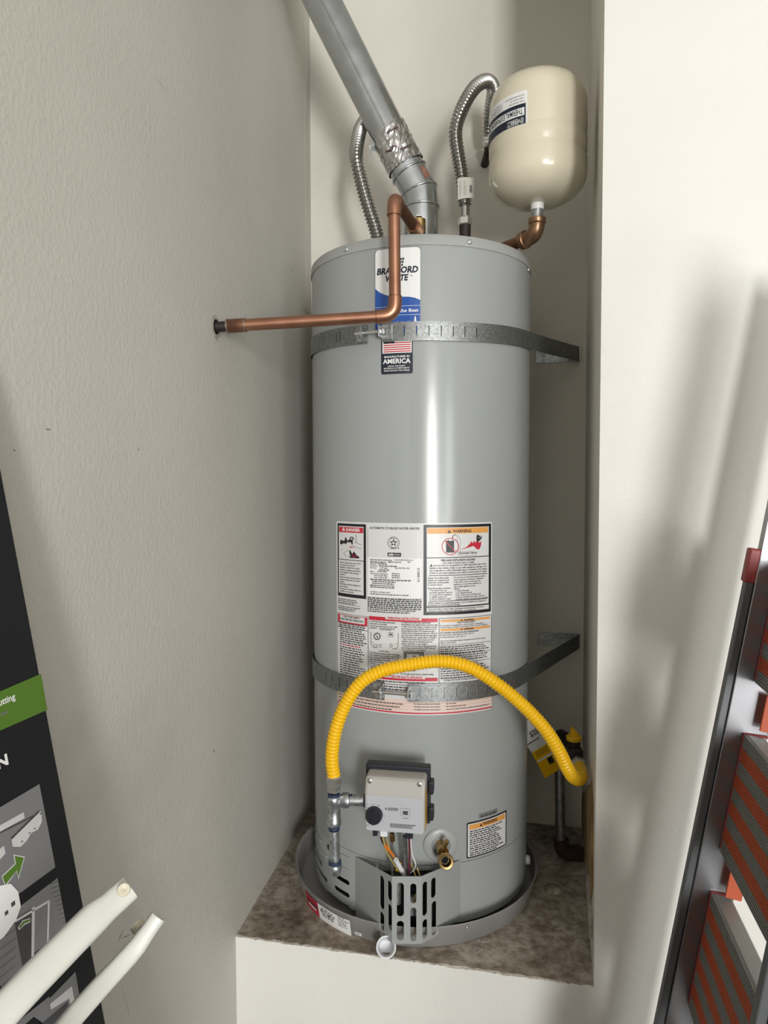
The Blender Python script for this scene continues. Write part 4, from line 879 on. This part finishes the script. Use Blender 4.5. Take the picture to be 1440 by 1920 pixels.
# ------------------------------------------------------------------ seismic straps
BWP = BL
def strap(rise, rise_l, name_label, ypx_top, ypx_bot, xref, clampL, clampR, end_px, end_y, br_px, holesL, holesR, bolt_px, group):
    t_, zt_s = on_cyl(xref, ypx_top); _, zb_s = on_cyl(xref, ypx_bot); zc, hw = (zt_s+zb_s)/2, (zt_s-zb_s)/2
    root = thing('seismic_strap', cyl(0, zc-hw, HR), name_label, 'strap', group); r = HR+.0032
    tL = on_cyl(clampL, (ypx_top+ypx_bot)/2)[0]; tR = on_cyl(clampR, (ypx_top+ypx_bot)/2)[0]
    E_ = at_plane(end_px, end_y, BWP, N_)-N_*.012
    # tangent point on the right
    dx, dy = E_.x-HX, E_.y-HY; D = math.hypot(dx, dy); base = math.atan2(dx, -dy); tT = base-math.acos(r/D); T = cyl(tT, 0, r)
    Lc = r*(tT-tR); Ls = (V((E_.x, E_.y, 0))-T).length; sdv = (V((E_.x, E_.y, 0))-T).normalized(); sn = V((sdv.y, -sdv.x, 0))
    def mr_(u, z, h):
        z = z+rise*max(0, (u-Lc*.45)/(Lc*.55+Ls))**1.35
        if u <= Lc: return cyl(tR+u/r, z+zc, r+h)
        p_ = T+sdv*(u-Lc)+sn*h*(1 if sn.dot(T-V((HX, HY, 0))) > 0 else -1); return V((p_.x, p_.y, z+zc))
    def ml_(u, z, h): return cyl(tL-u/r, z+zc+rise_l*max(0, u/(r*1.2)), r+h)
    def hol(list_, f):
        out = []
        for px in list_:
            t2 = on_cyl(px, (ypx_top+ypx_bot)/2, r)[0]; u = f(t2); out.append(stadium(u-.0012, -hw*.55, u+.0012, hw*.55, 3))
        return out
    hr = hol(holesR, lambda t2: r*(t2-tR))+[stadium(Lc+Ls*f-.0025, -.004, Lc+Ls*f+.0025, .004, 4) for f in (.38, .52, .66)]
    q = B(); q.plate([(0, -hw), (Lc+Ls, -hw), (Lc+Ls, hw), (0, hw)], hr, mr_, .0014, M_strap, step=.013); q.build('right_band', root, smooth=30)
    q = B(); q.plate([(0, -hw), (r*(tL+2.6), -hw), (r*(tL+2.6), hw), (0, hw)], hol(holesL, lambda t2: r*(tL-t2)), ml_, .0014, M_strap, step=.013); q.build('left_band', root, smooth=30)
    # clamp ears and bolt
    for tt, px in ((tL, clampL), (tR, clampR)):
        n_ = V((math.sin(tt), -math.cos(tt), 0)); tv = V((math.cos(tt), math.sin(tt), 0)); p_ = cyl(tt, zc, r); sg = 1 if tt == tR else -1
        q = B(); q.box(p_+n_*.012+tv*sg*.0015, n_*.012, tv*.0012, Zz*hw*.62, M_galv); q.box(p_+n_*.0025+tv*sg*.012, n_*.0012, tv*.012, Zz*hw*.8, M_galv); q.build('clamp_ear', root, bevel=.001)
    p0, p1 = at_y(bolt_px[0], bolt_px[2], 0), 0
    mid = (tL+tR)/2; n_ = V((math.sin(mid), -math.cos(mid), 0)); tv = V((math.cos(mid), math.sin(mid), 0)); c_ = cyl(mid, zc, r+.012); L2 = r*(tR-tL)/2
    q = B(); q.tube([c_-tv*(L2+.022), c_+tv*(L2+.008)], .0032, M_zinc, 12); q.build('clamp_bolt', root, smooth=40)
    q = B(); q.lathe([(.0065, 0), (.0065, .005)], c_+tv*(L2+.004), tv, M_zinc, 6, capend=True); q.build('bolt_head', root)
    q = B(); q.lathe([(.0062, 0), (.0062, .005)], c_-tv*(L2+.009), tv, M_zinc, 6, capend=True); q.build('nut', root)
    # wall bracket
    a_ = at_plane(br_px[0], br_px[1], BWP, N_); b_ = at_plane(br_px[2], br_px[1], BWP, N_); zq = zc+rise
    dd = (V((b_.x, b_.y, 0))-V((a_.x, a_.y, 0))); m_ = V(((a_.x+b_.x)/2, (a_.y+b_.y)/2, zq))
    q = B(); du = dd.normalized(); LL = dd.length
    q.plate(rrect(-LL/2, -hw*.93, LL/2, hw*.93, .004), [stadium(-LL/2+.016, -.004, -LL/2+.024, .004), stadium(.01, -.003, .018, .003)], lambda u, z, h: m_+du*u-N_*(h+.0005)+V((0, 0, z)), .002, M_galv)
    q.box(m_+du*(LL/2)-N_*.009, du*.001, N_*.009, Zz*hw*.9, M_galv)
    q.build('wall_bracket', root)
    q = B(); q.lathe([(.007, 0), (.006, .004), (0, .005)], m_+du*(LL/2-.018)-N_*.003, -N_, M_zinc, 6); q.build('lag_screw', root)
    return root, mr_, zc, hw, tR, r
strap(.037, .010, 'slotted galvanised strap round the upper heater, crossing the flag sticker', 604, 640, 850, 690, 717, 1085, 661, (1005, 668, 1086), [600.5, 607, 631.5, 638], [736, 758, 781, 804, 827, 849.5, 871, 893], (650, 715, 622), 'seismic straps')
strap(0, 0, 'slotted galvanised strap round the lower heater, crossed by the yellow hose', 1279, 1314, 850, 722, 766, 1086, 1208, (1007, 1200, 1086), [612, 624, 637.5, 652, 668], [787, 809, 832, 854.5, 875, 895, 913], (700, 770, 1298), 'seismic straps')

# ------------------------------------------------------------------ gas tee with drip leg
YG = 1.335
def gp(px, py, y=YG): return at_y(px, py, y)
tee = thing('gas_drip_leg', gp(626, 1637), 'galvanised pipe tee with a capped drip leg left of the control box', 'pipe fitting')
part_tube('drip_leg', [gp(626.5, 1556), gp(628, 1622)], .0106, M_galv, tee)
c = gp(627, 1518)
q = B(); p0, p1 = gp(626, 1492), gp(626.5, 1547); dz_ = (p1-p0).normalized()
q.tube([p0, p0+dz_*.002, p0+dz_*.011, p0+dz_*.013, p1-dz_*.013, p1-dz_*.011, p1-dz_*.002, p1], [.0125, .0142, .0142, .0128, .0128, .0142, .0142, .0125], M_galv, 22)
br1 = vp(-.083, -.012, -.006); br0 = V((p0.x, p0.y, br1.z)); bdv = (br1-br0).normalized()
q.tube([br0, br0+bdv*.016, br0+bdv*.018, br0+bdv*.028, br0+bdv*.030], [.0125, .0128, .0148, .0148, .0125], M_galv, 22)
q.build('tee_body', tee, smooth=45)
part_tube('branch_nipple', [br0+bdv*.026, vp(-.055, -.012, -.006)], .0106, M_galv, tee)
part_tube('sealant_ring', [br0+bdv*.030, br0+bdv*.036], .0112, M_seal, tee); part_tube('sealant_ring', [vp(-.064, -.012, -.006), vp(-.0585, -.012, -.006)], .0128, M_seal, tee)
part_tube('sealant_ring', [gp(626.5, 1547), gp(626.5, 1554)], .0112, M_seal, tee); part_tube('sealant_ring', [gp(628, 1613), gp(628, 1621)], .0124, M_seal, tee); part_tube('sealant_ring', [gp(626, 1487), gp(626, 1493)], .0118, M_seal, tee)
c = gp(628, 1621); q = B(); q.lathe([(.0118, .002), (.0138, 0), (.0138, -.009), (.0122, -.0115), (.0118, -.016), (.009, -.021), (.004, -.0235), (0, -.024)], c, (0, 0, 1), M_galv, 22); q.build('pipe_cap', tee, smooth=45)

# ------------------------------------------------------------------ yellow gas connector
gas = thing('gas_connector', gp(626, 1480), 'yellow corrugated gas hose arching across the lower heater', 'gas hose')
hp = [gp(626, 1456), gp(622.5, 1425, 1.333), gp(626, 1385, 1.33), gp(637, 1345, 1.33), gp(655, 1308, 1.33), gp(680, 1277, 1.332), gp(718, 1257, 1.335), gp(775, 1245, 1.34), gp(828, 1240, 1.34), gp(878, 1250, 1.335), gp(930, 1281, 1.325), gp(980, 1322, 1.32), gp(1022, 1367, 1.32), gp(1048, 1408, 1.325), gp(1062, 1437, 1.335), gp(1074, 1456, 1.36), gp(1086, 1461, 1.39), gp(1091, 1450, 1.44), gp(1086, 1436, 1.50)]
q = B(); p = resample(curve(hp, 14), .0072/6); pat = [-1, -.2, .8, 1, .8, -.2]
rs = []
n = len(p)
for i in range(n):
    am = .0011 if i < n*.90 else .0003
    rs.append(.0124+am*pat[i % 6])
q.tube(p, rs, M_yellow, 20); q.build('yellow_tube', gas, smooth=60)
q = B(); a, b = gp(626, 1484), gp(626, 1470); q.lathe([(.0125, 0), (.0137, .002), (.0137, (b-a).length), (.012, (b-a).length+.001)], a, b-a, M_zinc, 6, capend=True); q.build('adapter_nut', gas)
q = B(); a, b = gp(626, 1470), gp(626, 1453); l = (b-a).length; q.lathe([(.0145, 0), (.0152, .002), (.0152, l*.8), (.0132, l)], a, b-a, M_zinc, 6, capend=True); q.build('flare_nut', gas)
ve = gp(1080, 1423, 1.545); d_ = (p[-1]-ve).normalized()
q = B(); q.lathe([(.015, 0), (.0165, .002), (.0165, .018), (.0132, .022)], p[-1]-d_*.018, d_, M_zinc, 6, capend=True); q.build('flare_nut', gas)

# ------------------------------------------------------------------ gas supply riser and shut-off valve
YR = 1.70
sup = thing('gas_supply_pipe', at_z(1055, 1632, ZP), 'galvanised gas riser with rusty elbow in the dark corner by the right wall', 'gas pipe')
re = at_y(1052, 1607, YR); re.z = max(re.z, ZP+.022); rt_ = at_y(1049, 1374, YR)
part_tube('riser_pipe', [V((re.x-.002, YR, re.z+.03)), V((rt_.x, YR, rt_.z-.02))], .0122, M_galv, sup)
part_tube('elbow', fillet([V((re.x, YR, re.z+.036)), re, re+V((.045, .005, 0))], .026), .0172, M_rust, sup)
part_tube('elbow_collar', [V((re.x, YR, re.z+.024)), V((re.x, YR, re.z+.038))], .0188, M_rust, sup); part_tube('elbow_collar', [re+V((.036, .004, 0)), re+V((.05, .005, 0))], .0188, M_rust, sup)
part_tube('wall_pipe', [re+V((.045, .005, 0)), re+V((.095, .01, 0))], .0118, M_rust, sup)
vb = at_y(1077, 1411, 1.585)
part_tube('top_elbow', fillet([V((rt_.x, YR, rt_.z-.034)), rt_, rt_+(vb-rt_).normalized()*.04], .026), .0155, M_iron, sup)
part_tube('valve_nipple', [rt_+(vb-rt_).normalized()*.03, vb], .0118, M_iron, sup)
part_tube('elbow_collar', [rt_+(vb-rt_).normalized()*.03, rt_+(vb-rt_).normalized()*.044], .0175, M_iron, sup)
sv = thing('gas_shutoff_valve', V((vb.x, vb.y, vb.z-.018)), 'gas shut-off valve with yellow lever cap behind the yellow hose end', 'valve')
fwd = (p[-1]-vb).normalized()
q = B(); q.lathe([(.013, -.024), (.0175, -.022), (.0175, -.012), (.019, -.006), (.019, .006), (.0165, .012), (.0165, .024), (.012, .026)], vb, fwd, M_iron, 20, capend=True); q.tube([vb, vb+V((0, 0, .03))], .013, M_iron, 16); q.build('valve_body', sv, smooth=40)
q = B(); hc = vb+V((-.002, -.002, .030)); q.lathe([(.0165, 0), (.0175, .002), (.0175, .009), (.0155, .011), (0, .011)], hc, (0, 0, 1), M_yellow, 26)
q.prism([hc+V((-.010, -.003, .010)), hc+V((.010, -.003, .010)), hc+V((.006, -.003, .022)), hc+V((-.007, -.003, .032))], (0, .006, 0), M_yellow); q.build('yellow_lever', sv, smooth=40)
# price tag hanging behind the hose
ta, tb, tc_, td = at_y(985, 1352, 1.66), at_y(1012, 1352, 1.66), at_y(1046, 1440, 1.68), at_y(1038, 1462, 1.68)
tA = at_y(990, 1345, 1.665); tX = (at_y(1046, 1452, 1.68)-tA); tu = tX.normalized(); tn = V((.1, -1, .1)).normalized(); tw = tu.cross(tn).normalized(); tl_ = tX.length
if tw.z < 0: tw = -tw
TO = at_y(1018, 1406, 1.672)
def tgm(u, z, h): return TO+tu*u+tw*z+tn*h
q = B(); q.plate([(-.085, -.034), (.066, -.022), (.066, .020), (-.085, .03)], [], tgm, .0005, M_white); pt = q.build('hose_tag', label='white and yellow handwritten tag hanging behind the hose', cat='tag')
k = Ink(tgm, None, base=.0006); k.rect2(-.012, -.034+.006, .066, .018, M_yellow); k.rect2(-.013, -.028, -.009, .022, M_white, 2); k.rect2(.016, -.026, .0215, .02, M_white, 2); k.rect2(.024, -.002, .042, .012, M_black, 2)
for i in range(3): k.rect2(-.004+i*.005, -.022, -.0025+i*.005, .012, M_ink, 2)
k.rect2(-.034, -.03, -.0315, .006, M_black, 2)
vs, fs = glyphs('$35', .02); k.b.add([tgm(-.044-yy*.02-.0+.0, -.012+xx*.015, .0012) for xx, yy in vs], fs, M_black); k.b.build('tag_print', pt)

# ------------------------------------------------------------------ plaster crumbs and a dried lump on the platform
cl = at_z(1036, 1668, ZP); q = B(); q.lathe([(.021, 0), (.019, .005), (.012, .009), (0, .010)], cl, (0, 0, 1), M_conc, 18); q.build('plaster_lump', smooth=60, label='round dried plaster lump on the concrete beside the pan', cat='plaster lump')
for px, py, s_, wd_ in ((893, 1781, .012, 'largest'), (912, 1765, .009, 'middle-sized'), (897, 1764, .005, 'smallest')):
    c = at_z(px, py, ZP); pts = [c+V((s_*random.uniform(.45, 1.4)*math.cos(a*.78), s_*random.uniform(.35, 1.1)*math.sin(a*.78), 0)) for a in range(8)]
    q = B(); q.prism(pts, (0, 0, .0018), M_chip); q.build('plaster_flake', label=wd_+' of the pale plaster flakes on the concrete in front of the pan', cat='plaster flake', group='plaster flakes')

# ------------------------------------------------------------------ black carton leaning on the left wall
e1 = at_y(4, 890, .70); e2 = at_y(198, 1915, .70)
eu = (e1-e2).normalized(); floor_k = e2.z/eu.z; e0 = e2-eu*floor_k
ew = -ld*-1.0; ew = ld.copy()                                  # towards the camera, along the wall
cn = ew.cross(eu).normalized()
if cn.x < 0: cn = -cn
Lbox = 1.555; Wbox = .95; Tbox = .032
carton = thing('flat_carton', e0+ew*.4, 'tall black printed carton leaning on the cream left wall', 'carton')
q = B(); q.prism([e0+eu*.006, e0+eu*Lbox, e0+eu*Lbox+ew*Wbox, e0+eu*.006+ew*Wbox], -cn*Tbox, M_cardblk); q.build('box', carton, bevel=.002)
def can(px, py):
    p_ = at_plane(px, py, e0, cn)-e0; g_ = ew.dot(eu); a_, b_ = p_.dot(ew), p_.dot(eu)
    return -(a_-b_*g_)/(1-g_*g_), (b_-a_*g_)/(1-g_*g_)
def cmp_(s, z, h): return e0-ew*s+eu*z+cn*h
k = Ink(cmp_, can, base=.0003, step=10); I = k
I.poly([(-60, 1322), (76, 1263.5), (88, 1331), (-60, 1396)], M_green, 1)
I.text('cutting', -9, 1327, 31, 13, M_white, 2, .01); I.text('coupe', -5, 1345, 15, 7, M_green if False else M_greyp, 2)
I.text('N', -5, 1443, 17, 21, M_white, 2, .03)
I.poly([(-40, 1537), (73, 1470), (103, 1626), (-20, 1716)], M_greyp, 1)
# drawn bracket and arrow
M_pl = mat('pale_picture', (.55, .55, .55), .45); M_pk = mat('dark_picture', (.05, .05, .055), .45)
I.poly([(-20, 1558), (43, 1523), (45, 1534), (-20, 1570)], M_pl, 2); I.poly([(19, 1572), (73, 1520), (76, 1524), (77, 1541), (69, 1556), (57, 1562), (49, 1576), (37, 1588), (22, 1588)], M_pl, 3)
I.line([(19, 1573), (72, 1521)], 3, M_pk, 4); I.line([(-10, 1566), (46, 1538), (60, 1530)], 2.5, M_pk, 2)
for x, y in ((39, 1578), (53, 1562), (63, 1554), (74, 1526)): I.disc(x, y, 1.4, 1.6, M_pk, 5, 10)
I.poly([(-12, 1600), (6, 1586), (9, 1600), (-5, 1616)], M_pl, 2)
I.poly([(1, 1643), (26, 1619), (23, 1602), (45, 1606), (33, 1649), (29, 1634), (8, 1664)], M_pl, 3); I.poly([(3, 1644), (28, 1620), (25.5, 1605), (42.5, 1608.5), (32.5, 1644), (29.5, 1632), (8, 1659)], M_green, 4)
# torn sticker
I.poly([(-40, 1668), (18, 1657), (32, 1672), (37, 1700), (28, 1725), (5, 1757), (-40, 1790)], M_white, 4); I.rect(18, 1694, 26, 1703, M_ink, 5); I.rect(6, 1711, 13, 1719, M_ink, 5)
# second and third pictures
I.poly([(36, 1700), (107, 1646), (124, 1738), (60, 1790), (4, 1855), (-30, 1800)], M_greyp, 1)
for i in range(13): I.line([(92+i*2.6, 1662+i*8-4), (108+i*1.6, 1652+i*8.5)], .8, M_pk, 2)
for i in range(6): I.line([(-6, 1765+i*18), (28, 1742+i*17)], .8, M_pk, 2)
I.poly([(25, 1724), (58, 1704), (62, 1800), (42, 1818)], M_pk, 2); I.poly([(58, 1703), (64, 1699), (62, 1800), (57, 1806)], M_pl, 3); I.poly([(88, 1690), (92, 1688), (89, 1774), (86, 1777)], M_pl, 3); I.line([(26, 1728), (91, 1689)], 4, M_pl, 3)
I.poly([(31, 1740), (40, 1726), (55, 1721), (55, 1729), (43, 1735), (34, 1744)], M_pl, 4); I.poly([(33, 1738), (41, 1728), (54, 1723), (53.5, 1727), (43, 1732), (35, 1741)], M_green, 5)
I.poly([(20, 1925), (92, 1868), (92, 1880), (30, 1935)], M_greyp, 1); I.poly([(60, 1905), (140, 1822), (152, 1893), (110, 1940)], M_greyp, 2); I.poly([(92, 1883), (133, 1849), (138, 1876), (143, 1900), (134, 1903), (128, 1872), (94, 1893)], M_pl, 3); I.poly([(70, 1925), (125, 1878), (131, 1916), (100, 1940)], M_pk, 3)
k.b.build('carton_print', carton)

# ------------------------------------------------------------------ white tubular frame in front of the carton
YA = .62
frame = thing('tube_frame', V((-.1, .18, 0)), 'white enamelled tubular steel frame in front of the black carton', 'metal frame')
def oval(name, pts, ra, rb, m, flat_dir):
    """oval tube: half-widths ra (across) and rb (thickness) per point"""
    q = B(); seg = 24; vs = []; P = [V(x) for x in pts]; n = len(P)
    for i in range(n):
        t = (P[min(i+1, n-1)]-P[max(i-1, 0)]).normalized(); w_ = (flat_dir-t*flat_dir.dot(t)).normalized(); u = t.cross(w_)
        for k_ in range(seg):
            a = 2*math.pi*k_/seg; c_, s_ = math.cos(a), math.sin(a); e = .62
            vs.append(P[i]+u*ra[i]*math.copysign(abs(c_)**e, c_)+w_*rb[i]*math.copysign(abs(s_)**e, s_))
    q.add(vs, [(j*seg+i, j*seg+(i+1) % seg, (j+1)*seg+(i+1) % seg, (j+1)*seg+i) for j in range(n-1) for i in range(seg)]+[tuple(range(seg)), tuple(range((n-1)*seg, n*seg))], m)
    return q.build(name, frame, smooth=50)
tip = at_y(243, 1664, .60); mid_ = at_y(176, 1722, .575); low = at_y(-5, 1908, .50)
dA = (low-mid_).normalized(); nearA = V((-.27, .25, low.z-.02)); toC = (CAM-tip).normalized()
pts = [tip, at_y(222, 1683, .593), at_y(200, 1702, .585), mid_, at_y(120, 1779, .553), at_y(60, 1840, .526), low]+fillet([low+dA*.02, nearA, V((-.12, .12, 0))], .06)
oval('wide_tube', pts, [.0112, .0114, .0117, .0134]+[.0134]*(len(pts)-4), [.008, .0085, .0095, .011]+[.011]*(len(pts)-4), M_enamel, toC)
pc = at_y(232, 1668, .588); q = B(); q.lathe([(.0055, -.004), (.0055, .0012), (.005, .002), (.0012, .0022), (0, .0012)], pc, toC, M_cream, 24); q.build('tube_plug', frame, smooth=50)
t2 = at_y(298, 1716, .66); pts = [t2, at_y(280, 1742, .655), at_y(258, 1773, .645), at_y(240, 1794, .64), at_y(190, 1848, .615), at_y(140, 1904, .585), at_y(100, 1952, .56)]+fillet([at_y(60, 2000, .53), V((-.2, .32, at_y(60, 2000, .53).z-.03)), V((-.05, .25, 0))], .06)
oval('narrow_tube', pts, [.0078, .0078, .0088, .0092]+[.0094]*(len(pts)-4), [.0082]*len(pts), M_enamel, toC)
q = B(); q.tube([V((-.12, .12, .012)), V((-.05, .25, .012))], .011, M_enamel, 14); q.build('foot_bar', frame, smooth=50)
q = B(); pp = at_y(262, 1742, .675); q.lathe([(.007, 0), (.007, .006), (0, .007)], pp, V((-.5, .3, .4)), M_cream, 14); q.build('beige_smear', frame, smooth=50)  # beige smear beside the tube, modelled as a small disc

# ------------------------------------------------------------------ folding step ladder on the right
fo = FL-N_*.16                                                 # ladder's far rail stands 16 cm off the front wall
ra_ = at_plane(1446, 1000, fo, N_); rb_ = at_plane(1262, 1900, fo, N_)
ldr = (ra_-rb_).normalized(); foot = rb_-ldr*(rb_.z/ldr.z)
lw = -N_                                                       # from far rail to near rail
lnm = ldr.cross(lw).normalized()
if lnm.x > 0: lnm = -lnm                                       # outward from the treads, to the left
ladder = thing('step_ladder', foot+lw*.14, 'folded aluminium step ladder with orange striped treads', 'ladder')
WL = .32
def lp(a, w_, n): return foot+ldr*a+lw*w_+lnm*n
def rail(w0, sgn):
    q = B(); L = 1.75
    q.box(lp(L/2+.01, w0, -.022), ldr*L/2, lw*.0012, lnm*.030, M_alu)
    for n_ in (.0075, -.0515): q.box(lp(L/2+.01, w0-sgn*.009, n_), ldr*L/2, lw*.010, lnm*.0013, M_alu)
    return q.build('side_rail', ladder, bevel=.0008)
rail(0, 1); rail(WL, -1)
for w0 in (-.009, WL+.009):
    at_top = (at_plane(1415, 1030, fo, N_)-foot).dot(ldr); hl = (at_top-.03)/2
    q = B(); q.box(lp(.01+hl, w0, .0155), ldr*hl, lw*.008, lnm*.0062, M_aludk); lg = q.build('rear_leg', ladder, bevel=.002)
    q = B(); q.box(lp(at_top-.026, w0, .016), ldr*.027, lw*.010, lnm*.0088, M_redpl); q.build('end_cap', lg, bevel=.003)
    q = B(); q.box(lp(.03, w0, -.022), ldr*.03, lw*.013, lnm*.034, M_plblack); q.build('rubber_foot', ladder, bevel=.004)
def along(px, py): return (at_plane(px, py, fo+lw*.02, N_)-foot).dot(ldr)
bB, tB = along(1339, 1602), along(1389, 1378)
bC, tC = along(1274, 1893), along(1339, 1684)
bA = along(1400, 1281); hgt = ((tB-bB)+(tC-bC))/2
for b_ in (bA, bB, bC, bC-(bB-bC)):
    if b_ < .02: continue
    q = B(); q.box(lp(b_+hgt/2, WL/2, -.034), ldr*hgt/2, lw*(WL/2-.004), lnm*.014, M_tread); tr_ = q.build('tread', ladder, bevel=.003)
    ns = 9; sw = hgt/ns
    for i in range(ns):
        m_ = M_tread_o if i % 2 else M_tread; q = B(); prof = []
        nr = 5
        for j in range(nr):
            u0 = b_+sw*i+sw*(j+.12)/nr; u1 = b_+sw*i+sw*(j+.62)/nr; prof += [(u0, -.0196), (u0+.0003, -.0178), (u1, -.0178), (u1+.0003, -.0196)]
        prof = [(b_+sw*i+.0002, -.0206)]+prof+[(b_+sw*(i+1)-.0002, -.0206)]
        q.prism([lp(u, .006, n_) for u, n_ in prof], lw*(WL-.012), m_); q.build('grip_strip', tr_)
    for w0 in (.004, WL-.004):
        q = B(); q.tube([lp(b_+.004, w0, -.019), lp(b_+hgt, w0, -.019), lp(b_+hgt+.001, w0, -.052)], .0022, M_redpl, 8); q.build('tread_edge', tr_, smooth=50)
for a_ in ((tB+bA)/2, (tC+bB)/2):
    q = B(); q.box(lp(a_, .02, -.045), ldr*.028, lw*.002, lnm*.012, M_tread_o); q.build('hinge_plate', ladder, bevel=.001)
